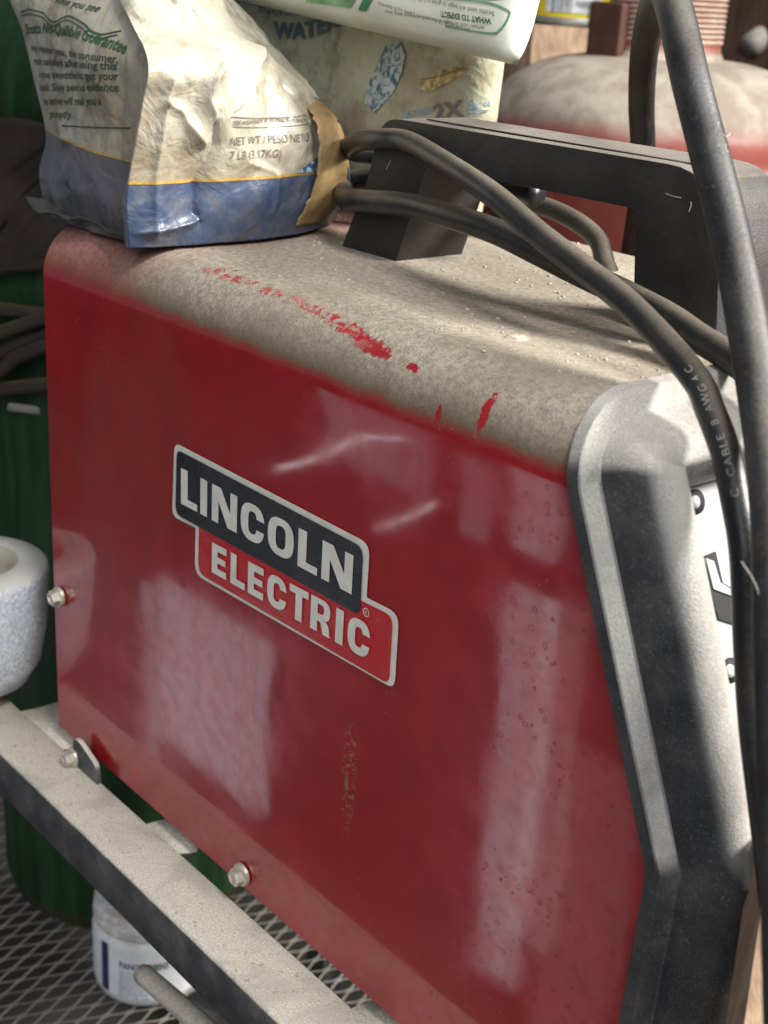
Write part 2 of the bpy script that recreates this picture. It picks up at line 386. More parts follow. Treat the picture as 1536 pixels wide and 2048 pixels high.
# upright bracket with bolt at the rear lower corner of the welder
br = rounded([(.0135, -.022), (.0185, .0085), (.0235, .0095), (.0385, .0035), (.0405, -.002), (.0405, -.024)], .0025, 4)
bo = obj('bracket', prism(br, lambda u, v, d: Vector((u * 1.15 + .009, -.0042 - d, v)), .0028, .0005, 1), M['rail'], cart)
def bolt_mesh(c, r=.0042, h=.0035, n=(0, -1, 0)):
    head = lathe([(0, h * .86), (r * .45, h * .86), (r * .55, h), (r * .82, h), (r * .98, h * .82), (r, h * .1), (0, h * .1)], c, 6, n)
    fl_ = lathe([(0, h * .22), (r * 1.05, h * .22), (r * 1.22, h * .1), (r * 1.25, -h * .25), (0, -h * .25)], c, 28, n)
    return join(head, fl_)
obj('holder_plate', quadbar(-.099, -.062, -.040, .014, ZR + .0003, .0003), M['rail'], cart)
obj('bolt', bolt_mesh((.0300, -.0085, -.0034), .0046, .0045), M['bolt'], bo, smooth=False)
# mesh shelf
ZM = -.307
pX = .5 * 1.0
def shelf():
    swd = .0142; lwd = .032; vs = []; fs = []
    wv = .0025; th = .0016
    def strand(pts, wid):
        k0 = len(vs)
        for (p, tw) in pts:
            t = tw
            vs.append((p[0] - wid / 2, p[1], ZM - th / 2 + t)); vs.append((p[0] + wid / 2, p[1], ZM - th / 2 - t + .0006))
            vs.append((p[0] + wid / 2, p[1], ZM - th - t + .0006)); vs.append((p[0] - wid / 2, p[1], ZM - th * 1.5 + t))
        n = len(pts)
        for i in range(n - 1):
            a = k0 + 4 * i; b = a + 4
            for q in range(4): fs.append([a + q, a + (q + 1) % 4, b + (q + 1) % 4, b + q])
    for i in range(-38, 31):
        x0 = i * swd
        for s in (-1, 1):
            pts = []; TW = -.0003
            y = -.12; k = 0
            while y < .52:
                # zigzag between x0 and x0 +- swd/2 with a short flat at each knuckle
                xx = x0 + (s * (swd / 2 - .0010) if k % 2 else s * .0010)
                pts.append(((xx, y - .0026), TW)); pts.append(((xx, y + .0026), TW))
                y += lwd / 2; k += 1
            strand(pts, wv)
    return mesh(vs, fs)
M['mesh'] = dusty('shelf_steel', (.12, .105, .095), .6, .2, .8, (.56, .51, .45), .3, 700, .4, speck=.4)
obj('mesh_shelf', shelf(), M['mesh'], cart, smooth=False)
obj('shelf_edge', quadbar(-.54, .44, -.128, -.116, ZM - .02, ZM + .002), M['rail'], cart)
M['rod'] = dusty('rod_dust', (.30, .265, .215), .8, -.3, .4, (.62, .56, .47), .5, 900, .5, speck=.5)
# round ended rod of the cart, and a grey block below the rail
obj('rod', tube([dp(288, 1950, .74), dp(380, 2030, .70), dp(560, 2190, .64)], .0058, 16), M['rod'], cart)
obj('rod_tip', lathe([(0, .0058), (.003, .005), (.0050, .003), (.0058, 0)], dp(288, 1950, .74), 16, (dp(288, 1950, .74) - dp(380, 2030, .70)).normalized()), M['rod'], cart)
for xx, yy in ((-.09, .27), (.42, .27)): obj('leg', quadbar(xx - .012, xx + .012, yy, yy + .024, -.48, ZR), M['rail'], cart)
obj('leg', quadbar(.425, .449, -.03, -.006, -.48, ZR - .01), M['rail'], cart)
obj('rear_rail', quadbar(-.10, .48, .235, .265, ZR - .0035, ZR - .0005), M['rail'], cart)
gb = thing('grey_block', 'small grey metal block with angled face below the dusty rail', 'block', dp(430, 2040, .86))
rotb = Matrix.Rotation(math.radians(20), 3, 'Z')
obj('block_body', box(dp(425, 2030, .84), (.022, .022, .026), .003, rotb), plain('grey_block_paint', (.20, .19, .18), .6), gb)

# ================================================================== WELDER
wel = thing('welding_machine', 'red box shaped welding machine with dust covered top and black front bezel', 'welding machine', (.2, .12, 0))
H = .285; RR = .027; WY = .245
def fx(z):     # front edge of the red shell at a height
    if z <= .143: return .4035 + (.4077 - .4035) * z / .143
    return .4077 + (.357 - .4077) * (z - .143) / (.258 - .143)
prof = [(0.0, z) for z in np.linspace(0, .258, 24)]
for k in range(1, 13):
    a = math.pi / 2 * k / 12; prof.append((RR - RR * math.cos(a), .258 + RR * math.sin(a)))
prof += [(y, H) for y in np.linspace(RR, WY - RR, 20)[1:]]
for k in range(1, 9):
    a = math.pi / 2 * k / 8; prof.append((WY - RR + RR * math.sin(a), .258 + RR * math.cos(a)))
prof += [(WY, z) for z in np.linspace(.258, 0, 6)[1:]]
vs = []; fs = []; NX = 60
for j in range(NX + 1):
    for (y, z) in prof:
        xf = fx(min(z, .285)) + .0035
        if z > .258: xf = .3605 - .007 * math.sin(min(1, (z - .258) / RR) * math.pi / 2)
        # a faint oil-can waviness in the sheet
        vs.append(Vector((xf * j / NX, y + (.00007 * math.sin(j * .19) * math.sin(z * 22) if y < .001 else 0), z)))
n = len(prof)
for j in range(NX):
    for i in range(n - 1): fs.append([j * n + i, (j + 1) * n + i, (j + 1) * n + i + 1, j * n + i + 1])
fs = [f[::-1] for f in fs]
shell = mesh(vs, fs)
so = obj('case_shell', shell, M['red'], wel)
so.data.transform(Matrix.Translation(Vector((.2, .12, 0)))); so.location = (-.2, -.12, 0)  # object coords = world coords for the pattern

obj('rear_panel', quadbar(.002, .006, .003, WY - .003, .004, .270), M['blackin'], wel)
obj('base_pan', quadbar(.004, .395, .004, WY - .004, .0015, .006), M['blackin'], wel)
# small embossed dimple on the top
obj('dimple', lathe([(0, .0010), (.002, .0009), (.004, .0004), (.0052, -.0004)], (.283, .047, .2852), 24), plain('dimple_dust', (.32, .28, .22), .95, 0, .25, 500), wel)

# --- front bezel: a cross section swept up the front edge, round the shoulder and over the top
path = []   # (P, F, N)
def seg(P, F, N): path.append((Vector(P), Vector(F), Vector(N)))
F1 = Vector((.915, 0, .404)); F0 = Vector((1, 0, -.03))
for z in (-.004, .05, .10, .128): seg((fx(max(z, 0)), 0, z), F0, (0, -1, 0))
seg((fx(.137), 0, .137), F0.lerp(F1, .2), (0, -1, 0)); seg((.4077, 0, .143), F0.lerp(F1, .5).normalized() * 1.03, (0, -1, 0)); seg((fx(.149), 0, .149), F0.lerp(F1, .8), (0, -1, 0))
for z in (.16, .18, .20, .22, .24): seg((fx(z), 0, z), F1, (0, -1, 0))
for k in range(0, 13):
    a = math.pi / 2 * k / 12; s, c = math.sin(a), math.cos(a)
    seg((.357 - .007 * s, RR - RR * c, .258 + RR * s), F1.lerp(Vector((1, 0, -.12)), s ** 1.5).normalized(), (0, -c, s))
for y in (.05, .08, .11, .14, .17, .20, .222): seg((.350, y, .285), (1, 0, -.12), (0, 0, 1))
sec = [(0, .004), (0, -.0022), (.0006, -.0028), (.0056, -.0030), (.0062, -.0025), (.0085, .0034), (.0092, .0040), (.0130, .0042), (.0165, .0043), (.0200, .0046),
       (.0232, .0052), (.0260, .0062), (.0284, .0080), (.0302, .0110), (.0310, .0145), (.0308, .0180), (.0296, .0208), (.0274, .0230), (.024, .0245), (.0195, .0254), (.010, .0258)]
vs = []; fs = []
for (P, F, N) in path:
    for a, d in sec: vs.append(P + F * a - N * d)
n = len(sec)
for j in range(len(path) - 1):
    for i in range(n - 1): fs.append([j * n + i, j * n + i + 1, (j + 1) * n + i + 1, (j + 1) * n + i])
bz = obj('front_bezel', mesh(vs, fs), M['bezel'], wel); autosmooth(bz, 28)
# front control panel plate, recessed behind the pillar
vs = []; fs = []
for (P, F, N) in path[:12]:
    q = P + F * .0125; vs += [Vector((q.x, .023, q.z)), Vector((q.x, .232, q.z))]
q = path[12][0] + F1 * .0125; vs += [Vector((q.x, .023, q.z)), Vector((q.x, .232, q.z))]
for j in range(len(vs) // 2 - 1): fs.append([2 * j, 2 * j + 1, 2 * j + 3, 2 * j + 2])
cp = obj('control_panel', mesh(vs, fs), M['frontmetal'], wel, smooth=False)
Pp = Vector((.357, .1, .258)) + F1 * .0128
for (px, py, rr) in ((1392, 1003, .0042), (1462, 1340, .0042)):
    c = atp(px, py, Pp, F1)
    obj('hole_shade_disc', lathe([(0, .0004), (rr, .0004), (rr, -.001)], c, 24, F1), M['blackin'], cp)  # black disc on the plate, the hole's shade is its colour
    obj('screw', lathe([(0, .0012), (rr * .5, .0010), (rr * .55, 0)], c + Vector((0, -.0012, 0)), 16, F1), M['frontmetal'], cp)
def slot(corners, dz, m, name):
    vs = [atp(px, py, Pp + F1 * dz, F1) for px, py in corners]
    n = len(vs); vs += [v - F1 * .0015 for v in vs]
    fs = [list(range(n)), list(range(n, 2 * n))[::-1]] + [[i, i + n, (i + 1) % n + n, (i + 1) % n] for i in range(n)]
    return obj(name, mesh(vs, fs), m, cp, smooth=False)
slot([(1410, 1112), (1432, 1103), (1446, 1165), (1470, 1180), (1470, 1248), (1438, 1238), (1416, 1165)], .0006, M['blackin'], 'recess_shade_plate')  # raised black plate, colour stands in for the shade of an opening
slot([(1412, 1116), (1428, 1122), (1441, 1165), (1475, 1186), (1475, 1196), (1428, 1178)], .0012, M['frontmetal'], 'latch')

# --- handle
hp = rounded([(.112, .284), (.1290, .3185), (.1365, .3480), (.3190, .3485), (.3290, .318), (.3335, .284), (.2940, .284), (.2880, .3300), (.1690, .3300), (.1520, .284)],
             [0, .004, .014, .019, .006, 0, 0, .003, .003, 0], 6)
hd = obj('handle', prism(hp, lambda u, v, d: Vector((u, .100 + d, v)), .042, .0022, 3), M['black'], wel); autosmooth(hd, 40)
obj('groove_shade_strip', box((.236, .110, .3486), (.158, .0018, .0004)), M['blackin'], hd)  # flat black strip on the grip, groove shade put into its colour

def lint(name, c, parent, n, ln, seed, spread):
    rg = random.Random(seed); ms = []
    for _ in range(n):
        p = Vector(c) + Vector([rg.gauss(0, spread) for _ in range(3)]); d = Vector([rg.gauss(0, 1) for _ in range(3)]).normalized(); P = [p]
        for k in range(4): d = (d + Vector([rg.gauss(0, .7) for _ in range(3)])).normalized(); P.append(P[-1] + d * ln / 4)
        ms.append(tube(P, .00011, 5, 5))
    return obj(name, join(*ms), M['lint'], parent)
M['lint'] = plain('lint', (.55, .50, .42), .9, bump=0)
lint('lint_fibre', at(1330, 385, 1, .0985), hd, 1, .016, 3, .0004); lint('lint_fibre', at(775, 340, 1, .0985), hd, 1, .011, 5, .0004)

# --- screws on the side panel
for i, (px, py) in enumerate(((116, 1194), (481, 1750))):
    c = at(px, py, 1, -.002)
    s = obj('screw', bolt_mesh(c, .0046, .0048), M['bolt'], wel, smooth=False)

# --- maker's sticker on the side
def pan(px, py): v = at(px, py, 1, 0); return (v.x, v.z)
stk = obj('side_sticker', fill2d([rounded([pan(*p) for p in ((351, 884), (742.5, 1087.5), (735.5, 1194), (800.5, 1227), (791.5, 1378), (391.5, 1148), (393.5, 1055), (346.5, 1032))],
          [.0055, .0065, .0012, .0065, .0055, .0075, .0012, .0055])], lambda u, v: Vector((u, -.0006, v))), M['cream'], wel, smooth=False)
props(stk, 'cream bordered black and red sticker')
CR = lambda x, y: pan(320 + x / 2.954, 860 + y / 2.954)
lay = lambda y: (lambda u, v: Vector((u, y, v)))
obj('red_field', fill2d([rounded([CR(*p) for p in ((240, 540), (1215, 1012), (1387, 1098), (1364, 1500), (234, 842))], [.0005, .001, .0055, .0045, .0065])], lay(-.0009)), M['lred'], stk, smooth=False)
obj('black_field', fill2d([rounded([CR(*p) for p in ((112, 112), (1215, 690), (1197, 1092), (103, 492))], [.004, .0055, .0045, .0055])], lay(-.0012)), M['lblack'], stk, smooth=False)
def rr_arc(cx, cy, rx, ry, a0, a1, n=8, p=2.6):
    out = []
    for k in range(n + 1):
        a = math.radians(a0 + (a1 - a0) * k / n); c, s = math.cos(a), math.sin(a)
        out.append((cx + rx * math.copysign(abs(c) ** (2 / p), c), cy + ry * math.copysign(abs(s) ** (2 / p), s)))
    return out
def glyph(ch, t, b):    # unit box; t stem width, b bar height
    if ch == 'I': return [[(0, 0), (1, 0), (1, 1), (0, 1)]]
    if ch == 'L': return [[(0, 0), (1, 0), (1, b), (t, b), (t, 1), (0, 1)]]
    if ch == 'T': return [[(.5 - t / 2, 0), (.5 + t / 2, 0), (.5 + t / 2, 1 - b), (1, 1 - b), (1, 1), (0, 1), (0, 1 - b), (.5 - t / 2, 1 - b)]]
    if ch == 'E': return [[(0, 0), (1, 0), (1, b), (t, b), (t, .5 - b * .45), (.93, .5 - b * .45), (.93, .5 + b * .45), (t, .5 + b * .45), (t, 1 - b), (1, 1 - b), (1, 1), (0, 1)]]
    if ch == 'N': return [[(0, 0), (t * .92, 0), (t * .92, .60), (.64, 0), (1, 0), (1, 1), (1 - t * .92, 1), (1 - t * .92, .42), (.36, 1), (0, 1)]]
    if ch == 'O': return [rr_arc(.5, .5, .5, .5, 0, 352, 44), rr_arc(.5, .5, .5 - t, .5 - b, 352, 0, 44, 3.2)]
    if ch == 'C':
        o = rr_arc(.5, .5, .5, .5, 18, 342, 44); i = rr_arc(.5, .5, .5 - t, .5 - b, 335, 25, 36, 3.2)
        return [[(1, .64)] + o[1:-1] + [(1, .36), (1 - t, .36)] + i[1:-1] + [(1 - t, .64)]]
    if ch == 'R':
        top = [(.55, 1)] + rr_arc(.55, .70, .43, .30, 90, -90, 12)
        return [[(0, 0), (0, 1)] + top + [(.80, .40), (.93, .30), (1, 0), (1 - t, 0), (1 - t * 1.3, .26), (.5, .33), (t, .33), (t, 0)],
                [(t, .56)] + rr_arc(.5, .70, .18, .14, -90, 90, 8, 2.6) + [(t, .84)]]
def word(spans, topL, topR, botL, botR, t, b, name):
    (xa, za), (xb, zb) = CR(*topL), CR(*topR); (xc, zc), (xd, zd) = CR(*botL), CR(*botR)
    zt = lambda x: za + (zb - za) * (x - xa) / (xb - xa); zo = lambda x: zc + (zd - zc) * (x - xc) / (xd - xc)
    slope = lambda: None
    loops = []; ms = []
    for ch, l, r in spans:
        yl = botL[1] + (botR[1] - botL[1]) * (l - botL[0]) / (botR[0] - botL[0]); yr = botL[1] + (botR[1] - botL[1]) * (r - botL[0]) / (botR[0] - botL[0])
        x0 = CR(l, yl)[0]; x1 = CR(r, yr)[0]
        tt = t / (x1 - x0)
        def fn(u, v, x0=x0, x1=x1):
            x = x0 + (x1 - x0) * u; return Vector((x, -.0015, zo(x) + (zt(x) - zo(x)) * v))
        ms.append(fill2d(glyph(ch, tt, b), fn))
    return obj(name, join(*ms), M['cream'], stk, smooth=False)
word([('L', 140, 236), ('I', 254, 294), ('N', 322, 470), ('C', 492, 630), ('O', 651, 803), ('L', 829, 944), ('N', 969, 1149)], (148, 223), (1157, 735), (140, 430), (1140, 962), .0056, .20, 'lettering')
word([('E', 322, 407), ('L', 432, 517), ('E', 534, 625), ('C', 648, 760), ('T', 778, 888), ('R', 903, 1018), ('I', 1050, 1094), ('C', 1121, 1250)], (327, 660), (1255, 1145), (322, 835), (1240, 1352), .0045, .22, 'lettering')
# registered mark
c0 = CR(1232, 1073)
ring = [(c0[0] + .0019 * math.cos(a), c0[1] + .0019 * math.sin(a)) for a in np.linspace(0, 6.1, 22)]
ring2 = [(c0[0] + .0015 * math.cos(a), c0[1] + .0015 * math.sin(a)) for a in np.linspace(6.1, 0, 22)]
obj('registered_mark', join(fill2d([ring, ring2], lay(-.0013)), text_mesh('R', (c0[0] - .0007, -.0013, c0[1] - .0009), (c0[0] + .0007, -.0013, c0[1] - .0009), .0018, (0, 0, 1))), M['cream'], stk, smooth=False)

# ================================================================== CABLES
pc_px = [(815, 284, .095), (902, 334, .080), (990, 393, .068), (1077, 468, .060), (1165, 536, .054), (1252, 604, .049), (1340, 695, .043), (1398, 768, .038), (1419, 817, .034),
         (1452, 905, .027), (1471, 993, .022), (1490, 1110, .017), (1498, 1290, .013), (1508, 1446, .010), (1526, 1600, .008), (1545, 1760, .006), (1560, 1950, .004), (1565, 2150, .004)]
up_pts = [Vector((.175, .155, .321)), Vector((.146, .153, .3225)), Vector((.124, .143, .3255)), at(707, 303, 1, .123), at(714, 284, 1, .106), at(756, 279, 1, .0950)] + [at(a, b, 1, y) for a, b, y in pc_px]
cord = thing('power_cord', 'thin dusty black cord wrapped twice round the rear handle post and hanging down the front', 'power cord', (.2, .08, .3))
path_up = catmull(up_pts, 10)
upo = obj('cord_strand', tube(path_up, .0048, 18, raw=True), M['cable'], cord)
low = [Vector((.19, .150, .318)), Vector((.158, .155, .3185)), Vector((.130, .150, .3195)), at(703, 362, 1, .132), at(686, 376, 1, .119), at(692, 396, 1, .104), at(726, 402, 1, .0940)] + \
      [at(a, b, 1, y) for a, b, y in ((815, 410, .091), (902, 433, .084), (990, 462, .080), (1077, 504, .078), (1165, 548, .080), (1250, 588, .082), (1340, 636, .082), (1398, 676, .080), (1457, 712, .076), (1520, 760, .07), (1600, 830, .06))]
obj('cord_strand', tube(low, .0053, 18), M['cable'], cord)
obj('cord_strand', tube([Vector((.15, .152, .318)), at(905, 398, 1, .165), at(960, 392, 1, .19), at(1060, 405, 1, .20), at(1140, 436, 1, .20), at(1195, 480, 1, .195), at(1215, 540, 1, .185), at(1260, 600, 1, .17), Vector((.33, .155, .2925))], .0048, 16), M['cable'], cord)
# printed legend along the cord
def cable_text(s, d0, d1, rad, col, parent, refdir, size, off=.00015):
    L = [0]
    for i in range(1, len(path_up)): L.append(L[-1] + (path_up[i] - path_up[i - 1]).length)
    def sample(d):
        d = max(0, min(L[-1] - 1e-6, d)); i = max(k for k in range(len(L)) if L[k] <= d); i = min(i, len(L) - 2)
        f = (d - L[i]) / (L[i + 1] - L[i]); return path_up[i].lerp(path_up[i + 1], f), (path_up[i + 1] - path_up[i]).normalized()
    cu = text_curve(s, .006, 0, 1.15); x0, x1, y0, y1 = text_bounds(cu)
    def fn(x, y):
        d = d0 + (d1 - d0) * (x - x0) / (x1 - x0); P, T = sample(d)
        n = Vector(refdir); n = (n - T * n.dot(T)).normalized(); B = T.cross(n) * (1 if d1 > d0 else -1)
        a = (y / .73 - .5) * size / rad
        return P + (n * math.cos(a) - B * math.sin(a)) * (rad + .00015)
    return curve_mesh(cu, fn)
def near_len(px, py):
    best = None; d = 0; bd = 0
    for i, p in enumerate(path_up):
        if i: d += (p - path_up[i - 1]).length
        v = R @ (np.array(p) - CAM); q = (768 + FPX * v[0] / v[2], 1024 + FPX * v[1] / v[2]); e = (q[0] - px) ** 2 + (q[1] - py) ** 2
        if best is None or e < best: best = e; bd = d
    return bd
M['print'] = plain('cord_print', (.20, .19, .175), .6, bump=0)
obj('printed_legend', cable_text('C  CABLE  8  AWG 4 C', near_len(1465, 1010), near_len(1385, 750), .0048, None, cord, (.50, -.80, .30), .0025), M['print'], upo, smooth=False)

thick = thing('thick_cable', 'thick dusty black welding cable looping above the frame and hanging past the bezel', 'cable', dp(1440, 400, .56))
tp = [(1262, 520, .80), (1280, 400, .76), (1286, 310, .73), (1283, 210, .69), (1288, 110, .64), (1304, 30, .58), (1328, -18, .52), (1346, 10, .49), (1362, 75, .475), (1381, 160, .465), (1404, 250, .46), (1430, 350, .452), (1455, 450, .445),
      (1481, 570, .435), (1502, 690, .425), (1520, 800, .415), (1537, 920, .40), (1549, 1080, .385), (1556, 1300, .37), (1566, 1600, .36), (1580, 2100, .35)]
obj('cable_jacket', tube([dp(*p) for p in tp], .0066, 24), M['thick'], thick)

# ================================================================== GREEN CYLINDER
def green_mat():
    t = NT('green_paint'); v = t.scaled((1, 1, .12)); n = t.noise(60, 6, .6, v); n2 = t.noise(14, 5)
    Z = t.sep(t.coord('Object'))[2]
    c = t.mix(t.ramp(n, .35, .7), (.006, .022, .007), (.018, .060, .021))
    rust = t.math('MULTIPLY', t.ramp(Z, .004, .022, 1, 0), t.ramp(n2, .35, .6)); c = t.mix(rust, c, (.07, .042, .022))
    t.set(c, .6, spec=.25); t.bump(n, .2, .001); return t.m
gc = Vector((-.235, .185, ZM)); GR = .105
gt = thing('gas_cylinder', 'tall green gas cylinder standing on the mesh shelf behind the welder', 'gas cylinder', gc)
gp = [(0, .004), (GR * .9, .002), (GR * .97, .006), (GR, .018), (GR, .62)]
for k in range(1, 13):
    a = math.pi / 2 * k / 12; gp.append((GR * math.cos(a) * .8 + GR * .2 * (1 - k / 12) + .018 * k / 12, .62 + .10 * math.sin(a)))
gp += [(.018, .76), (0, .76)]
obj('tank_body', lathe(gp, gc, 72), green_mat(), gt)
def chit(px, py, off, rad=None):
    rad = (rad or GR) + off; r = ray((px, py)); ox, oy = CAM[0] - gc.x, CAM[1] - gc.y
    a = r[0] ** 2 + r[1] ** 2; b = 2 * (ox * r[0] + oy * r[1]); c = ox * ox + oy * oy - rad * rad; q = b * b - 4 * a * c
    t = (-b - math.sqrt(q)) / (2 * a) if q > 0 else -b / (2 * a); return Vector(CAM + r * t)
tg = at(46, 817, 1, .11)
dn = (Vector(CAM) - gc); dn.z = 0; dn.normalize()
tagp = chit(49, 817, .002)
obj('white_tag', box(tagp, (.024, .004, .006), .002, Matrix.Rotation(math.radians(40), 3, 'Z')), plain('tag', (.22, .21, .20), .7), gt)
# dark leather jacket hanging over the cylinder
lg = []
jk = thing('leather_cloth', 'dark brown draped leather cloth over the green cylinder behind the sacks', 'cloth', chit(20, 350, .01))
def cloth(corners, nx, ny, amp, seed, thick=.003):
    vs = []; fs = []
    a, b, c, d = [Vector(p) for p in corners]; nrm = (b - a).cross(d - a).normalized()
    for j in range(ny + 1):
        for i in range(nx + 1):
            u = i / nx; v = j / ny; p = a.lerp(b, u).lerp(d.lerp(c, u), v)
            q = Vector((u * 3 + seed, v * 3, seed)); p = p + nrm * amp * (noise.noise(q) + .4 * noise.noise(q * 2.7)); vs.append(p)
    for j in range(ny):
        for i in range(nx): k = j * (nx + 1) + i; fs.append([k, k + 1, k + nx + 2, k + nx + 1])
    return mesh(vs, fs)
M['leather'] = plain('dark_leather', (.035, .022, .013), .6, 0, .3, 20, .4, 120, dist=.001)
def wrap_cloth(pl, seed, amp):
    """cloth hanging round the cylinder: pl = (top pixel pts, bottom pixel pts)"""
    A = catmull([Vector((a, b, 0)) for a, b in pl[0]], 8); B = catmull([Vector((a, b, 0)) for a, b in pl[1]], 8); vs = []; fs = []; ny = 16
    for i in range(len(A)):
        for k in range(ny + 1):
            q = A[i].lerp(B[i], k / ny); w_ = chit(q.x, q.y, .012); vs.append(chit(q.x, q.y, .012 + amp * (noise.noise(w_ * 28 + Vector((seed, 0, 0))) + .5 * math.sin(k * .9 + i * .25))))
    for i in range(len(A) - 1):
        for k in range(ny): a = i * (ny + 1) + k; fs.append([a, a + 1, a + ny + 2, a + ny + 1])
    return mesh(vs, fs)
lo = obj('cloth_fold', wrap_cloth((((-60, 230), (20, 238), (90, 250), (150, 262)), ((-60, 500), (10, 452), (80, 380), (150, 300))), 3.1, .004), M['leather'], jk)
lo.modifiers.new('s', 'SOLIDIFY').thickness = .003
l2 = obj('cloth_fold', wrap_cloth((((-60, 480), (10, 430), (80, 360), (150, 290)), ((-60, 560), (10, 548), (80, 540), (150, 530))), 7.7, .003), M['leather'], jk)
l2.modifiers.new('s', 'SOLIDIFY').thickness = .003

# background cables lying against the green cylinder
for i, (pts, lab) in enumerate(((((-60, 612), (0, 618), (60, 626), (130, 634)), 'topmost brown dusty cable crossing the green cylinder'),
                         (((-60, 668), (0, 665), (45, 650), (130, 624)), 'second brown cable down crossing the green cylinder, rising to the right'),
                         (((-60, 725), (0, 708), (40, 688), (130, 655)), 'third cable down of the bundle on the green cylinder'),
                         (((-60, 775), (0, 742), (40, 712), (130, 680)), 'steeply rising fourth cable of the bundle on the green cylinder'),
                         (((-60, 785), (0, 779), (50, 773), (130, 766)), 'lowest brown cable crossing the green cylinder above the white tag'))):
    pp = [chit(a, b, .012 + .006 * (i % 2)) for a, b in pts]
    c = obj('cable', tube(pp, .0048, 12), dusty('brown_cable_%d' % i, (.025, .015, .009), .6, .3, 1.2, (.10, .07, .04), .1, 500, .2), None, loc=pp[0])
    props(c, lab, 'cable', 'cables in front of the green cylinder')

# ================================================================== PALE CUP on the rail end
cc = dp(-50, 1216, .80)
def cup_mat():
    t = NT('speckled_cup'); n = t.noise(420, 5, .75, dist=.4); nz = t.nz()
    X, Y, Z = t.sep(t.coord()); rad = t.math('SQRT', t.math('ADD', t.math('MULTIPLY', X, X), t.math('MULTIPLY', Y, Y)))
    side = t.mix(t.ramp(n, .38, .62), (.44, .48, .56), (.80, .81, .82)); c = t.mix(t.ramp(nz, .3, .8), side, (.56, .54, .49)); c = t.mix(t.ramp(rad, .0255, .0265, 1, 0), c, (.40, .36, .29))
    t.set(c, .7); t.bump(n, .5, .001); return t.m
cp_z = cc.z
cup = obj('round_cup', lathe([(a * 1.08, b * 1.22) for a, b in [(0, -.040), (.020, -.040), (.027, -.037), (.034, -.026), (.0378, -.008), (.0395, .014), (.0400, .020), (.0393, .0225), (.0375, .0240), (.024, .0245), (.0215, .023), (.020, .018), (.0195, -.010), (.016, -.018), (0, -.020)]],
          (cc.x, cc.y, cc.z), 72), cup_mat(), None, loc=(cc.x, cc.y, cc.z - .049))
props(cup, 'thick walled pale cup with speckled blue white side on the dusty rail end', 'cup')

# ================================================================== JAR on the mesh
jc = Vector((-.104, .121, ZM + .002)); JR = .042
jar = thing('plastic_jar', 'white plastic jar with dusty shoulder and blue green label on the mesh shelf', 'jar', jc)
def jar_mat():
    t = NT('jar_plastic'); Z = t.sep(t.coord('Object'))[2]; n = t.noise(80, 5, .7)
    d = t.math('MULTIPLY', t.ramp(Z, .048, .066), t.ramp(n, .35, .6))
    d2 = t.math('MAXIMUM', t.math('MULTIPLY', d, .7), t.math('MULTIPLY', t.ramp(n, .55, .75), .3))
    t.set(t.mix(d2, (.72, .74, .74), (.34, .27, .20)), .4); t.b.inputs['Subsurface Weight'].default_value = .0; t.bump(n, .15, .001); return t.m
obj('jar_body', lathe([(0, 0), (JR * .86, 0), (JR * .96, .003), (JR, .010), (JR, .050), (JR * .985, .053), (JR * .93, .056), (JR * .90, .057), (JR * .90, .059)], jc, 64), jar_mat(), jar)
jl = obj('lid', lathe([(JR * .90, .0585), (JR * .975, .059), (JR * .985, .061), (JR * .985, .064), (JR * .965, .0655), (JR * .965, .072), (JR * .93, .075), (0, .0755)], jc, 64), jar_mat(), jar)
def jar_patch(a0, a1, z0, z1, m, name, off=.0004, parent=jar):
    vs = []; fs = []; n = 14
    for k in range(n + 1):
        a = math.radians(a0 + (a1 - a0) * k / n)
        for z in (z0, z1): vs.append(jc + Vector(((JR + off) * math.cos(a), (JR + off) * math.sin(a), z)))
    for k in range(n): fs.append([2 * k, 2 * k + 2, 2 * k + 3, 2 * k + 1])
    return obj(name, mesh(vs, fs), m, parent)
lab = jar_patch(-75, 22, .010, .050, plain('jar_label', (.74, .77, .78), .45, 0, .04), 'label')
jar_patch(-86, -76, .010, .052, plain('jar_stripe', (.022, .028, .10), .5), 'blue_stripe')
def jar_text(s, a0, a1, z, h, m, bold=.02):
    cu = text_curve(s, bold); x0, x1, y0, y1 = text_bounds(cu)
    def fn(x, y):
        a = math.radians(a0 + (a1 - a0) * (x - x0) / (x1 - x0)); return jc + Vector(((JR + .0008) * math.cos(a), (JR + .0008) * math.sin(a), z + y / .73 * h))
    obj('lettering', curve_mesh(cu, fn), m, lab, smooth=False)
mg = plain('label_green', (.08, .22, .12), .5); mb = plain('label_blue', (.10, .13, .28), .5)
jar_text('PANC', -62, -42, .0360, .0060, mb, .03); jar_text('SORBENT', -41, -12, .0360, .0060, mg, .03)
for k in range(8): jar_text(['DIRECTIONS FOR USE', 'apply evenly and leave', 'store in a cool dry place', 'wipe with a clean cloth', 'keep lid closed', 'rinse hands after use', 'do not freeze', 'net 16 oz'][k], -63, -34 + (k % 3) * 2, .0315 - .0030 * k, .0018, mb, .01)

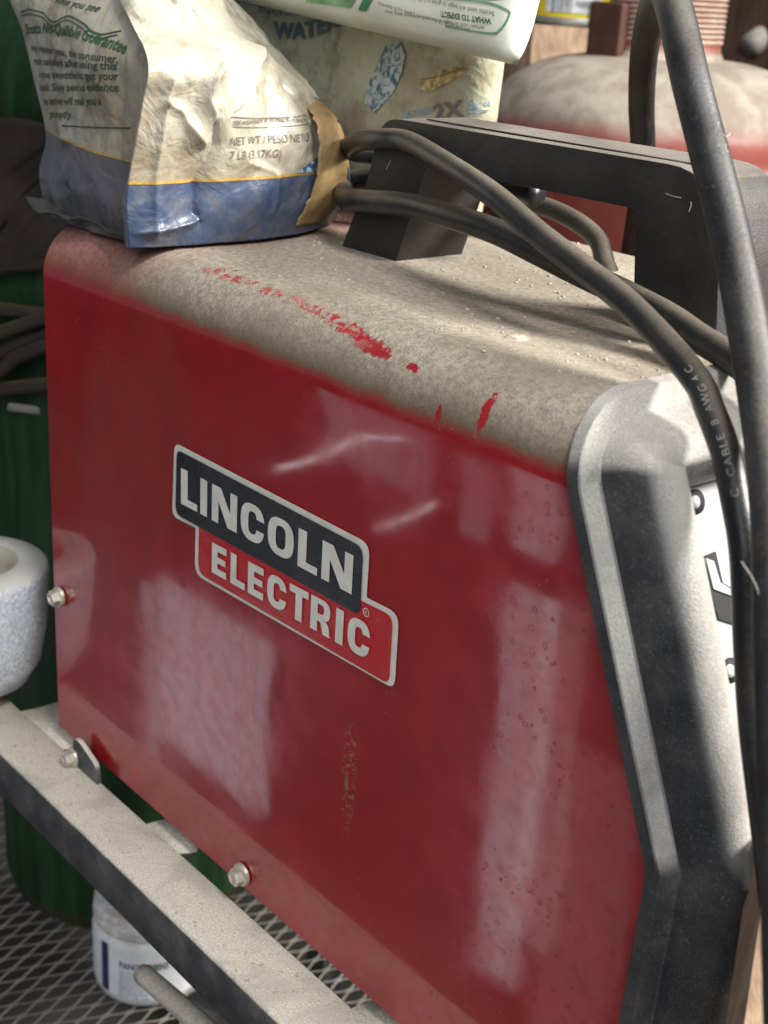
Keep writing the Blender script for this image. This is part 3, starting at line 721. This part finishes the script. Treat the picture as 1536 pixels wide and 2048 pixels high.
# ================================================================== RED TANK
tc = at(1300, 300, 1, .62); tz = tc.z; TR = .142
tank = thing('red_tank', 'large red steel tank with dusty pale shoulder and threaded neck behind the handle', 'tank', (tc.x, tc.y, -.48))
def tank_mat():
    t = NT('tank_red'); nz = t.nz(); n = t.noise(28, 7, .65); n2 = t.noise(45, 6)
    f = t.ramp(t.math('ADD', nz, t.math('MULTIPLY', t.math('SUBTRACT', n, .5), .25)), .10, .50)
    f = t.math('MAXIMUM', f, t.math('MULTIPLY', t.ramp(n2, .5, .7), .14))
    t.set(t.mix(f, (.20, .045, .034), t.mix(t.ramp(n2, .35, .65), (.20, .165, .13), (.30, .265, .22))), t.ramp(f, 0, 1, .4, .9)); t.bump(n2, .4, .002); return t.m
ztop = at(1330, 84, 1, .62).z; zs = at(1330, 345, 1, .52).z
pr = [(0, 0), (TR * .9, 0), (TR, .02)]
zb = zs + .48
pr += [(TR, zb - .012), (TR + .0015, zb - .010), (TR + .0015, zb - .004), (TR, zb - .002), (TR, zb + .01)]
zt_ = ztop + .48
for k in range(1, 15):
    a = math.pi / 2 * k / 14; pr.append((.050 + (TR - .050) * math.cos(a), zb + .01 + (zt_ - zb - .022) * math.sin(a) ** .9))
pr += [(.047, zt_ - .006), (.046, zt_)]
obj('tank_body', lathe(pr, (tc.x, tc.y, -.48), 96), tank_mat(), tank)
npf = [(.046, zt_)]
for k in range(9): npf += [(.0475, zt_ + .001 + k * .004), (.0475, zt_ + .003 + k * .004), (.0450, zt_ + .0036 + k * .004), (.0450, zt_ + .0048 + k * .004)]
npf += [(.047, zt_ + .038), (.047, zt_ + .044), (.040, zt_ + .047), (.014, zt_ + .047), (.013, zt_ + .06), (0, zt_ + .06)]
obj('threaded_neck', lathe(npf, (tc.x, tc.y, -.48), 64), dusty('neck_brass', (.27, .15, .105), .6, .4, .9, (.6, .55, .48), .15, 500, .2), tank)
# ================================================================== yellow can on a block
yc = at(1170, 25, 1, .60); CRd = .046
blk = obj('wood_block', box(dp(1232, 84, 1.10), (.034, .034, .060), .003), plain('dark_red_wood', (.06, .02, .012), .8), None, smooth=False, loc=dp(1232, 110, 1.10))
props(blk, 'dark reddish wooden block under the yellow can beside the tank neck', 'block')
can = thing('yellow_can', 'bright yellow can with white printed label and metal bottom rim above the red tank', 'can', (yc.x, yc.y, yc.z - .012))
obj('can_rim', lathe([(0, -.009), (CRd * .93, -.010), (CRd * 1.0, -.011), (CRd * 1.015, -.008), (CRd * 1.0, -.004)], yc, 64), plain('can_tin', (.55, .53, .48), .35, .8, .15), can)
obj('can_body', lathe([(CRd, -.005), (CRd * .995, .10), (CRd * .9, .105), (0, .105)], yc, 64), plain('can_yellow', (.75, .60, .01), .4, 0, .06), can)
def can_patch(a0, a1, z0, z1, m, name):
    vs = []; fs = []; n = 12
    for k in range(n + 1):
        a = math.radians(a0 + (a1 - a0) * k / n)
        for z in (z0, z1): vs.append(yc + Vector(((CRd + .0004) * math.cos(a), (CRd + .0004) * math.sin(a), z)))
    for k in range(n): fs.append([2 * k, 2 * k + 2, 2 * k + 3, 2 * k + 1])
    return obj(name, mesh(vs, fs), m, can)
cl = can_patch(-92, -33, -.0005, .08, plain('can_label', (.68, .70, .72), .4), 'label')
can_patch(-13, -8, -.004, .09, plain('can_seam', (.42, .40, .38), .4, .5), 'seam')
def can_text(s, a0, a1, z, h):
    cu = text_curve(s, .02); x0, x1, y0, y1 = text_bounds(cu)
    def fn(x, y):
        a = math.radians(a0 + (a1 - a0) * (x - x0) / (x1 - x0)); return yc + Vector(((CRd + .0009) * math.cos(a), (CRd + .0009) * math.sin(a), z + y / .73 * h))
    obj('lettering', curve_mesh(cu, fn), plain('can_ink', (.05, .05, .06), .5), cl, smooth=False)
can_text('|||| | || ||| | ||| ||', -84, -62, .003, .012); can_text('WARNING', -58, -38, .004, .006); can_text('contents flammable', -58, -37, .014, .003)

# blurred hose fittings and boards at the upper right
hf = thing('hose_fitting', 'dusty grey pipe elbow fitting at the top right corner behind the tank', 'fitting', dp(1500, 40, 1.5))
obj('elbow', tube([dp(1530, 120, 1.5), dp(1505, 60, 1.5), dp(1480, 0, 1.52), dp(1470, -80, 1.55)], .030, 18), plain('fitting_grey', (.13, .10, .08), .6), hf)
obj('collar', tube([dp(1545, 60, 1.47), dp(1500, 92, 1.46)], .013, 20, raw=True), plain('fitting_pale', (.40, .37, .33), .6), hf)
sp = obj('white_strap', tube([dp(1412, 45, 1.19), dp(1424, -10, 1.18), dp(1440, -70, 1.17)], .0042, 10), plain('strap_white', (.8, .79, .72), .6), None, loc=dp(1412, 45, 1.19))
props(sp, 'white plastic strap standing up from the threaded tank neck', 'strap')
# raw boards leaning behind the tank
for i, (q, nm, lab) in enumerate((([(1008, 260), (1100, 250), (1190, 40), (1060, 20)], 'board', 'broad raw wooden board leaning behind the tank below the yellow can'),
                            ([(1148, 240), (1200, 220), (1255, 60), (1150, 30)], 'board', 'narrow raw wooden board between the broad board and the dark block'))):
    vs = [dp(a, b, 1.42 + .02 * i) for a, b in q]; nn = (vs[1] - vs[0]).cross(vs[3] - vs[0]).normalized(); vs += [v + nn * .02 * (1 if nn.dot(Vector(R[2])) > 0 else -1) for v in vs[:4]]
    o = obj(nm, mesh(vs, [[0, 1, 2, 3], [7, 6, 5, 4], [0, 4, 5, 1], [1, 5, 6, 2], [2, 6, 7, 3], [3, 7, 4, 0]]), M['plankpale'], None, smooth=False, loc=vs[0])
    props(o, lab, 'board')
pst = thing('wall_post', 'dark brown upright wooden post just right of the standing seed sack', 'post', dp(990, 300, 1.25))
obj('post_body', box(dp(1000, 150, 1.30), (.05, .05, .60), .006, Matrix.Rotation(math.radians(35), 3, 'Z')), M['plank'], pst, smooth=False)
# wooden board right foreground
vs = [dp(a, b, .41) for a, b in ((1540, 1700), (1478, 2120), (1720, 2120), (1760, 1700))]; vs[1] = vs[0] + (vs[1] - vs[0]) * ((-.48 - vs[0].z) / (vs[1].z - vs[0].z)); vs[2] = vs[3] + (vs[2] - vs[3]) * ((-.48 - vs[3].z) / (vs[2].z - vs[3].z)); vs += [v + Vector(R[2]) * .018 for v in vs]
wb = obj('wooden_stake', mesh(vs, [[0, 1, 2, 3], [7, 6, 5, 4], [0, 4, 5, 1], [1, 5, 6, 2], [2, 6, 7, 3], [3, 7, 4, 0]]), M['plankpale'], None, smooth=False, loc=vs[1])
props(wb, 'weathered wooden stake at the lower right edge beside the black bezel', 'board')

# ================================================================== SEED SACKS
def sack_mat(name, band=None, stripe=(.42, .26, .07), blue=(.045, .068, .125), cream=(.41, .385, .305), bandv2=None):
    t = NT(name); uv = t.n('ShaderNodeUVMap'); uv.uv_map = 'UVMap'; U, V, _ = t.sep(uv.outputs[0])
    n1 = t.noise(16, 6, .6); n2 = t.noise(900, 3, .6); n3 = t.noise(55, 6, .65)
    c = t.mix(t.ramp(n1, .42, .68), cream, (.27, .22, .15))
    c = t.mix(t.math('MULTIPLY', t.ramp(n3, .48, .68), .7), c, (.22, .165, .10))
    rough = t.ramp(n3, .3, .7, .30, .55)
    if band:
        # U < .5 is the side gusset, U > .5 the front face
        vb = t.ramp(U, .4999, .5001, band[0], band[1])
        w1 = t.math('LESS_THAN', V, vb); w2 = t.math('LESS_THAN', V, t.math('ADD', vb, .013)); w3 = t.math('LESS_THAN', V, t.math('ADD', vb, .003))
        c = t.mix(w2, c, stripe); c = t.mix(w3, c, (.08, .06, .04))
        dk = t.mix(t.math('MULTIPLY', t.ramp(n3, .4, .7), .6), blue, (.16, .15, .15))
        gus = t.mix(t.ramp(n1, .3, .7), (.065, .066, .085), (.12, .11, .12)); dk = t.mix(t.ramp(U, .4999, .5001), gus, dk)
        c = t.mix(w1, c, dk)
    c = t.mix(t.math('MULTIPLY', t.ramp(n2, .62, .72), .25), c, (.12, .09, .06))
    t.set(c, rough); t.b.inputs['Coat Weight'].default_value = .4; t.b.inputs['Coat Roughness'].default_value = .2
    cr = t.math('ABSOLUTE', t.math('SUBTRACT', t.noise(34, 4, .55, dist=.8), .5)); cr = t.ramp(cr, 0, .10); c2 = t.ramp(t.math('ABSOLUTE', t.math('SUBTRACT', t.noise(85, 3, .5, dist=.5), .5)), 0, .12)
    hb = t.math('ADD', t.math('MULTIPLY', cr, 1.4), t.math('ADD', t.math('MULTIPLY', c2, .5), t.math('MULTIPLY', n2, .12)))
    t.bump(hb, .22, .0011); return t.m
def crumple(p, seed, amp):
    q = p * 22 + Vector((seed, seed * .7, 0))
    d, _ = noise.voronoi(q); a = (d[1] - d[0])
    d2, _ = noise.voronoi(p * 52 + Vector((seed, 0, seed))); b = (d2[1] - d2[0])
    warp = noise.noise(p * 9 + Vector((seed, 0, 0)))
    return amp * (.9 * min(a, .6) + .35 * min(b, .6) + .8 * warp + .25 * noise.noise(p * 60))
CREASE = []
for pts, am, wd in (([(285, 112), (340, 108), (398, 97)], .0045, .005), ([(398, 97), (378, 150), (372, 190), (386, 226)], .0060, .0035), ([(300, 200), (328, 215), (352, 250), (376, 282)], .0035, .0025),
                    ([(390, 226), (402, 282), (378, 352), (374, 420), (386, 440)], -.0048, .0035), ([(268, 468), (328, 452), (384, 436)], .0038, .0028), ([(300, 150), (302, 300), (302, 470)], .0018, .0016),
                    ([(530, 94), (575, 130), (628, 174)], .0060, .006), ([(530, 96), (470, 178), (412, 226)], .0050, .005), ([(410, 226), (432, 215), (470, 178)], -.0040, .004), ([(452, 60), (480, 130), (500, 190)], -.0050, .006),
                    ([(330, 10), (360, 60), (398, 97)], .0040, .005), ([(270, 30), (330, 70), (345, 110)], -.0035, .005), ([(470, 320), (520, 336), (532, 345)], .0016, .0015), ([(530, 352), (528, 390), (520, 420)], .0014, .0015), ([(560, 170), (600, 230), (628, 290)], -.003, .005)):
    P = [at(a, b, 0, .086) for a, b in pts]; CREASE.append(([(p.y, p.z) for p in P], am, wd))
def creases(p):
    tot = 0
    for pts, am, wd in CREASE:
        dm = 1
        for i in range(len(pts) - 1):
            ax, ay = pts[i]; bx, by = pts[i + 1]; dx, dy = bx - ax, by - ay; t = max(0, min(1, ((p.y - ax) * dx + (p.z - ay) * dy) / (dx * dx + dy * dy)))
            dm = min(dm, math.hypot(p.y - ax - dx * t, p.z - ay - dy * t))
        if dm < wd * 5: tot += am * math.exp(-dm / wd)
    return tot
def sack(levels, nu, nv, amp, seed, ucorner=None, ampfn=None):
    """levels: list of (v, [keypoints]) closed loops, same count; returns mesh + uv"""
    K = len(levels[0][1]); ring = []
    # interpolate levels
    out = []; vsamp = [j / nv for j in range(nv + 1)]
    lv = [l[0] for l in levels]
    keycurves = [catmull([l[1][k] for l in levels], 12) for k in range(K)]
    def keyat(k, v):
        i = max(a for a in range(len(lv)) if lv[a] <= v + 1e-9); i = min(i, len(lv) - 2)
        f = (v - lv[i]) / (lv[i + 1] - lv[i]); s = (i + f) * 12; a = int(s); a = min(a, len(keycurves[k]) - 2); return keycurves[k][a].lerp(keycurves[k][a + 1], s - a)
    segn = [max(2, int(nu * (levels[0][1][(k + 1) % K] - levels[0][1][k]).length)) for k in range(K)]
    vs = []; uvs = []
    for v in vsamp:
        keys = [keyat(k, v) for k in range(K)]; cen = sum(keys, Vector()) / K
        for k in range(K):
            a, b = keys[k], keys[(k + 1) % K]; dirv = (b - a); nrm = Vector((dirv.y, -dirv.x, 0)).normalized()
            for i in range(segn[k]):
                t = i / segn[k]; p = a.lerp(b, t)
                edge = min(1, min(t, 1 - t) * 6 + .15)
                bulge = (.03 if k < 2 and ampfn else .07) * dirv.length * 4 * t * (1 - t)
                am = amp * (ampfn(k, v) if ampfn else 1)
                p = p + nrm * (bulge + crumple(p, seed, am) * edge + (creases(p) * min(1, t * 12) if k == 2 and ampfn else 0)); vs.append(p)
                uvs.append(((k + t) / K, v))
    W = sum(segn); fs = []
    for j in range(nv):
        for i in range(W):
            fs.append([j * W + i, j * W + (i + 1) % W, (j + 1) * W + (i + 1) % W, (j + 1) * W + i])
    fs.append(list(range(W))[::-1]); fs.append([nv * W + i for i in range(W)])
    me = mesh(vs, fs); ul = me.uv_layers.new(name='UVMap')
    for lp in me.loops:
        u, v = uvs[lp.vertex_index]; ul.data[lp.index].uv = (u, v)
    return me
# front sack. loop order: left back -> (gusset) -> inner fold -> corner fin -> right end -> back right
def lvl(v, L, Cn, Rr, B): # L left edge, Cn corner, Rr right end, B back point
    inner = Cn.lerp(L, .07) + Vector((0, .010, 0))
    return (v, [L, inner, Cn, Rr, B, L.lerp(B, .5) + Vector((-.012, .02, 0))])
Zb = .2865
lv = [lvl(0.0, Vector((-.045, .026, Zb - .006)), Vector((.0835, .000, Zb)), Vector((.078, .118, Zb + .001)), Vector((-.01, .165, Zb))),
      lvl(.14, Vector((-.052, .026, .300)), Vector((.0850, -.002, .302)), Vector((.086, .122, .304)), Vector((-.01, .168, .302))),
      lvl(.28, Vector((-.047, .028, .321)), Vector((.0865, -.001, .320)), Vector((.087, .120, .322)), Vector((-.01, .165, .320))),
      lvl(.50, Vector((-.064, .030, .350)), Vector((.0960, .000, .350)), Vector((.080, .104, .350)), Vector((-.02, .155, .350))),
      lvl(.62, Vector((-.074, .030, .370)), Vector((.0970, .002, .369)), Vector((.074, .078, .369)), Vector((-.02, .14, .369))),
      lvl(.76, Vector((-.088, .030, .392)), Vector((.040, .024, .390)), Vector((.056, .056, .389)), Vector((-.03, .12, .389))),
      lvl(1.0, Vector((-.10, .045, .430)), Vector((.000, .042, .430)), Vector((.004, .050, .430)), Vector((-.05, .09, .430)))]
bag1 = thing('seed_sack', 'crumpled cream seed sack with blue bottom band sitting on the rear of the red welder', 'sack', (.02, .08, Zb), group='seed sacks on the welder')
me1 = sack(lv, 1300, 170, .0085, 1.7, ampfn=lambda k, v: (.45 if k < 2 else (.35 + .9 * min(1, max(0, (v - .25) * 2.5)))))
# uv: gusset = segments 0..1 (U < 1/3), front = segment 2
ul = me1.uv_layers['UVMap']
for d in ul.data:
    u = d.uv[0] * 6; d.uv = (0.25 if u < 1.999 else .75, d.uv[1])
b1bvh = bvh_of(me1)
sk1 = obj('sack_body', me1, sack_mat('sack_paper', band=(.29, .245)), bag1)
M['ink'] = plain('ink_dark_green', (.045, .07, .045), .6, bump=0); M['inkg'] = plain('ink_green', (.03, .11, .055), .6, bump=0)
M['inkb'] = plain('ink_blue', (.07, .14, .24), .6, bump=0); M['inkgrey'] = plain('ink_grey', (.16, .135, .11), .6, bump=0)
DY = Vector((0, 1, 0)); DX = Vector((-1, 0, 0))
def print_on(bag, bvh, d, s, a, b, axis, val, hpx, m, bold=.0, shear=0, arc=0, hfac=1.0, name='lettering', off=.0005):
    P0 = at(a[0], a[1], axis, val); P1 = at(b[0], b[1], axis, val)
    Pu = at(a[0], a[1] - hpx, axis, val); up = Pu - P0; Hh = up.length * hfac
    # keep 'up' in the plane, square to the base line
    e = (P1 - P0).normalized(); up = up - e * up.dot(e) * .8
    me = text_mesh(s, P0, P1, Hh, up, bold, shear, arc); drape(me, bvh, d, off); return obj(name, me, m, bag, smooth=False)
gl = .012
print_on(sk1, b1bvh, DY, "Scotts No-Quibble Guarantee", (22, 68), (276, 108), 1, .02, 21, M['inkg'], .02, .2, .0035)
for s, a, b, hp_ in (("any reason you, the consumer,", (34, 100), (266, 126), 15), ("not satisfied after using this", (44, 128), (264, 140), 15), ("t you are entitled to get your", (56, 155), (266, 160), 15),
                   ("back. Simply send us evidence", (58, 181), (266, 182), 15), ("se and we will mail you a", (68, 209), (232, 209), 15), ("promptly.", (84, 235), (156, 235), 15)):
    print_on(sk1, b1bvh, DY, s, a, b, 1, .02, hp_, M['ink'], .012)
print_on(sk1, b1bvh, DY, "After you see", (130, 5), (215, 24), 1, .03, 14, M['ink'], .01, .2)
def line_on(bag, bvh, d, pts, axis, val, wid, m, off=.0005):
    P = [at(a, b, axis, val) for a, b in pts]; P = catmull(P, 14); vs = []; fs = []
    nrm = Vector(d)
    for i, p in enumerate(P):
        T = (P[min(i + 1, len(P) - 1)] - P[max(i - 1, 0)]).normalized(); s = T.cross(nrm).normalized() * wid / 2; vs += [p - s, p + s]
    for i in range(len(P) - 1): fs.append([2 * i, 2 * i + 1, 2 * i + 3, 2 * i + 2])
    me = mesh(vs, fs); drape(me, bvh, d, off); return obj('printed_line', me, m, bag, smooth=False)
line_on(sk1, b1bvh, DY, [(34, 24), (60, 19), (90, 26), (120, 44), (150, 32), (185, 45), (225, 68), (262, 62)], 1, .025, .0007, M['ink'])
line_on(sk1, b1bvh, DY, [(34, 31), (60, 28), (90, 35), (120, 52), (150, 40), (185, 53), (225, 76), (262, 70)], 1, .025, .0006, M['ink'])
line_on(sk1, b1bvh, DY, [(96, 252), (180, 255), (256, 256)], 1, .01, .0007, M['ink'])
fr = lambda s, a, b, h, m, bold=0, **k: print_on(sk1, b1bvh, DX, s, a, b, 0, .087, h, m, bold, **k)
fr("NET WT / PESO NETO", (430, 284), (600, 277), 17, M['inkgrey'], .0); fr("7 LB (3.17KG)", (432, 312), (535, 308), 17, M['inkgrey'], .0)
fr("SEE HOW EASY IT IS ON THE BACK", (432, 242), (600, 240), 8, M['inkgrey'], .02)
line_on(sk1, b1bvh, DX, [(425, 226), (510, 232), (605, 228)], 0, .087, .0004, M['inkgrey']); line_on(sk1, b1bvh, DX, [(432, 246), (510, 250), (605, 244)], 0, .087, .0004, M['inkgrey'])
# watery blue art at the far end of the band
def patch_on(bag, bvh, d, pts, axis, val, m, name, off=.0005):
    P = [at(a, b, axis, val) for a, b in pts]; bm = bmesh.new(); f = bm.faces.new([bm.verts.new(p) for p in P]); bmesh.ops.triangulate(bm, faces=[f])
    for _ in range(5): bmesh.ops.subdivide_edges(bm, edges=[e for e in bm.edges if e.calc_length() > .0018], cuts=1); bmesh.ops.triangulate(bm, faces=bm.faces[:])
    me = bpy.data.meshes.new('m'); bm.to_mesh(me); bm.free(); drape(me, bvh, d, off); return obj(name, me, m, bag)
def splash_mat():
    t = NT('splash_print'); n = t.noise(140, 4, .7, dist=2.0); t.set(t.mix(t.ramp(n, .40, .58), (.03, .10, .17), (.45, .50, .47)), .4); return t.m
M['splash'] = splash_mat()
patch_on(sk1, b1bvh, DX, [(570, 342), (598, 326), (604, 320), (620, 312), (634, 300), (636, 338)], 0, .087, M['splash'], 'printed_splash')
# bottom seam fin curling out under the sack
fin = []
fp = catmull([at(52, 400, 2, .290), at(62, 425, 2, .287), at(100, 440, 2, .2865), at(150, 452, 2, .2865), at(195, 462, 2, .2865), at(235, 482, 2, .2866), at(268, 490, 2, .2866), at(330, 484, 2, .2864), at(430, 474, 2, .2862)], 10)
vs = []; fs = []
for i, p in enumerate(fp):
    t = i / (len(fp) - 1); inn = Vector((.02, .07, p.z)); d = (inn - p); d.z = 0; d.normalize()
    fold = .0022 * math.sin(t * 17) + .0028 * max(0, 1 - abs(t - .38) * 12)
    vs += [p + Vector((0, 0, .0012 + abs(fold))), p + d * .010 + Vector((0, 0, .0006)), p + d * .026 + Vector((0, 0, .001))]
for i in range(len(fp) - 1):
    for k in range(2): a = 3 * i + k; fs.append([a, a + 1, a + 4, a + 3])
fo = obj('bottom_seam', mesh(vs, fs), plain('seam_paper', (.035, .036, .030), .5, 0, .2, 80, .3, coat=.3), bag1)
fo.modifiers.new('s', 'SOLIDIFY').thickness = .0008
# peeled brown paper strip at the end of the sack
sp_l = [(596, 196, .072), (618, 222, .082), (634, 258, .090), (637, 310, .093), (630, 365, .092), (612, 410, .088), (588, 452, .082)]
sp_r = [(604, 192, .070), (642, 202, .080), (672, 238, .088), (690, 288, .093), (693, 340, .094), (682, 395, .092), (648, 440, .084)]
A = catmull([at(a, b, 0, x + .008) for a, b, x in sp_l], 8); B = catmull([at(a, b, 0, x) for a, b, x in sp_r], 8); vs = []; fs = []
for i in range(len(A)):
    for k in range(13):
        t = k / 12; jg = .0016 * noise.noise(Vector((i * .55, k // 6 * 9, 1))) + .0008 * noise.noise(Vector((i * 1.7, k // 6 * 5, 4)))
        p = A[i].lerp(B[i], t); p = p + Vector((.0018, -.001, 0)) * math.sin(math.pi * t) ** 2 + Vector((.8, -.4, 0)) * (.0016 * noise.noise(Vector((i * .12, t * 3.0, 2))) + .0004 * noise.noise(Vector((i * .6, t * 9, 5)))) + Vector((0, jg, 0)) * (1 if t < .2 or t > .8 else 0); vs.append(p)
for i in range(len(A) - 1):
    for k in range(12): a = 13 * i + k; fs.append([a, a + 1, a + 14, a + 13])
kp = obj('peeled_strip', mesh(vs, fs), plain('kraft_paper', (.24, .155, .065), .65, 0, .32, 45, .4, 200, dist=.001), bag1); kp.modifiers.new('s', 'SOLIDIFY').thickness = .0006

# second sack behind
def pillow(c, e1, e2, e3, w, h, t, nx, ny, amp, seed):
    """two faced cushion: e1 width, e2 height, e3 thickness toward the viewer"""
    vs = []; fs = []
    for side in (1, -1):
        for j in range(ny + 1):
            for i in range(nx + 1):
                u = i / nx * 2 - 1; v = j / ny * 2 - 1
                prof_ = (max(0, 1 - abs(u) ** 7) ** .5) * (max(0, 1 - abs(v) ** 5) ** .5)
                p = c + e1 * (u * w / 2) + e2 * (v * h / 2) + e3 * (side * prof_ * t / 2)
                p = p + e3 * side * crumple(p, seed, amp) * min(1, prof_ * 1.4); vs.append(p)
    W = nx + 1; off = W * (ny + 1)
    for s in (0, 1):
        for j in range(ny):
            for i in range(nx):
                a = s * off + j * W + i; q = [a, a + 1, a + W + 1, a + W]; fs.append(q if s == 0 else q[::-1])
    me = mesh(vs, fs); ul = me.uv_layers.new(name='UVMap'); bm = bmesh.new(); bm.from_mesh(me); bmesh.ops.remove_doubles(bm, verts=bm.verts[:], dist=1e-5); bm.to_mesh(me); bm.free(); return me
bag2 = thing('seed_sack', 'upright cream seed sack with blue splash print leaning behind the crumpled sack', 'sack', (-.02, .21, Zb), group='seed sacks on the welder')
e1 = Vector((1, .0, 0)); e2 = Vector((0.02, .06, 1)).normalized(); e3 = Vector((0, -1, .06)).normalized()
me2 = pillow(Vector((-.018, .183, .356)), e1, e2, e3, .285, .150, .036, 90, 60, .0018, 4.2)
b2 = bvh_of(me2); sk2 = obj('sack_body', me2, sack_mat('sack_film', cream=(.44, .44, .315)), bag2)
M['inkw'] = plain('ink_slate', (.10, .17, .21), .6, bump=0); M['inkp'] = plain('ink_pale_blue', (.28, .38, .44), .6, bump=0)
o2 = lambda s, a, b, h, m, bold=0, **k: print_on(sk2, b2, DY, s, a, b, 1, .165, h, m, bold, off=.0009, **k)
o2("WATER!", (545, 72), (686, 46), 31, M['inkw'], .04, arc=-.004); o2("ING SUCCESS", (515, 26), (690, 8), 20, M['inkw'], .0, arc=-.003)
o2("ABSORBS", (806, 238), (862, 226), 14, M['inkp'], .02); o2("2X", (866, 242), (912, 232), 34, M['inkgrey'], .03); o2("MORE WATER", (914, 220), (948, 209), 11, M['inkp'], .02)
line_on(sk2, b2, DY, [(806, 246), (862, 236)], 1, .165, .0006, M['inkp']); line_on(sk2, b2, DY, [(914, 228), (948, 218)], 1, .165, .0006, M['inkp'])
patch_on(sk2, b2, DY, [(735, 205), (742, 165), (756, 130), (772, 92), (800, 84), (812, 110), (806, 150), (790, 185), (758, 225)], 1, .165, M['splash'], 'printed_splash', .0009)
patch_on(sk2, b2, DY, [(838, 178), (842, 158), (868, 142), (900, 133), (916, 134), (908, 150), (885, 168), (858, 184)], 1, .165, plain('seed_print', (.50, .36, .16), .5, 0, .3, 250), 'printed_seed', .0009)
line_on(sk2, b2, DY, [(845, 160), (880, 150), (912, 137)], 1, .165, .0005, plain('seed_line', (.22, .13, .05), .6), off=.0013)
o2("SUPERFINE FILM ", (392, -6), (520, 12), 20, plain('ink_strong_blue', (.03, .10, .30), .6), .03)

# third pack lying across the top
cb = at(830, 40, 1, .145); p3a = at(600, 5, 1, .145); p3b = at(990, 92, 1, .145); f1 = (p3b - p3a).normalized(); f3 = Vector((0, -1, .15)); f3 = (f3 - f1 * f3.dot(f1)).normalized(); f2 = f1.cross(f3).normalized()
if f2.z < 0: f2 = -f2
bag3 = thing('paper_pack', 'white and green printed pack lying upside down across the two seed sacks', 'pack', p3a)
cen3 = p3b + (p3a - p3b).normalized() * .108 + f2 * .038
me3 = pillow(cen3, f1, f2, f3, .25, .088, .034, 60, 30, .0012, 9.3); b3 = bvh_of(me3)
sk3 = obj('pack_body', me3, plain('pack_white', (.66, .68, .58), .45, 0, .06, 30, .15, 300, coat=.2), bag3)
def o3(s, a, b, h, m, bold=0):   # upside down: runs from right to left
    P0 = at(a[0], a[1], 1, .128); P1 = at(b[0], b[1], 1, .128); up = at(a[0], a[1] + h, 1, .128) - P0
    me = text_mesh(s, P0, P1, up.length, up, bold); drape(me, b3, DY, .0005); obj('lettering', me, m, sk3, smooth=False)
o3("WHAT TO EXPECT:", (961, 36), (872, 22), 12, M['inkg'], .03); o3("Scotts seed will begin to grow in 5-10 days", (965, 22), (812, -10), 10, M['inkgrey'], .0)
o3("when soil is kept moist and watered daily (see", (950, 52), (762, 20), 8, M['inkgrey'], .0); o3("STORAGE: 7 lb covers 2,800 sq ft (lawns)", (925, 56), (750, 4), 8, M['inkgrey'], .0)
line_on(sk3, b3, DY, [(720, -30), (850, -8), (945, 2), (980, 18), (982, 34), (972, 58), (955, 66), (880, 52)], 1, .128, .0009, plain('frame_green', (.16, .30, .20), .5))
line_on(sk3, b3, DY, [(880, -14), (960, -4), (985, -12)], 1, .128, .0009, plain('frame_green2', (.16, .30, .20), .5))
patch_on(sk3, b3, DY, [(600, -30), (600, 4), (690, 16), (722, -20)], 1, .128, plain('pack_green', (.22, .42, .22), .5, 0, .3, 60), 'printed_panel')
patch_on(sk3, b3, DY, [(706, 20), (722, 23), (752, -20), (734, -20)], 1, .128, plain('pack_dark_green', (.03, .20, .09), .5), 'printed_panel', .0008)

lint('lint_fibre', dp(1524, 1200, .375), thick, 3, .016, 21, .0015); lint('lint_fibre', dp(1430, 270, .447), thick, 4, .006, 31, .003)
# ================================================================== loose bits
def crumbs():
    rng = random.Random(5); bm = bmesh.new()
    for _ in range(900):
        x = rng.uniform(.02, .345); y = rng.uniform(.02, .225); r = .00018 + .0006 * rng.random() ** 4
        m = Matrix.Translation((x, y, .2851)) @ Matrix.Rotation(rng.random() * 6, 4, 'Z') @ Matrix.Diagonal((r * rng.uniform(1, 2), r, r, 1))
        bmesh.ops.create_icosphere(bm, subdivisions=1, radius=1, matrix=m)
    for _ in range(260):
        x = rng.uniform(-.02, .30); y = rng.uniform(-.031, -.006); r = .0002 + .0006 * rng.random() ** 3
        m = Matrix.Translation((x, y, ZR + .0001)) @ Matrix.Rotation(rng.random() * 6, 4, 'Z') @ Matrix.Diagonal((r * rng.uniform(1, 2), r, r, 1))
        bmesh.ops.create_icosphere(bm, subdivisions=1, radius=1, matrix=m)
    return from_bm(bm)
props(obj('dust_crumbs', crumbs(), plain('crumb', (.42, .37, .29), .9)), 'scattered dust crumbs on the welder top and the rail', 'dust', kind='stuff')
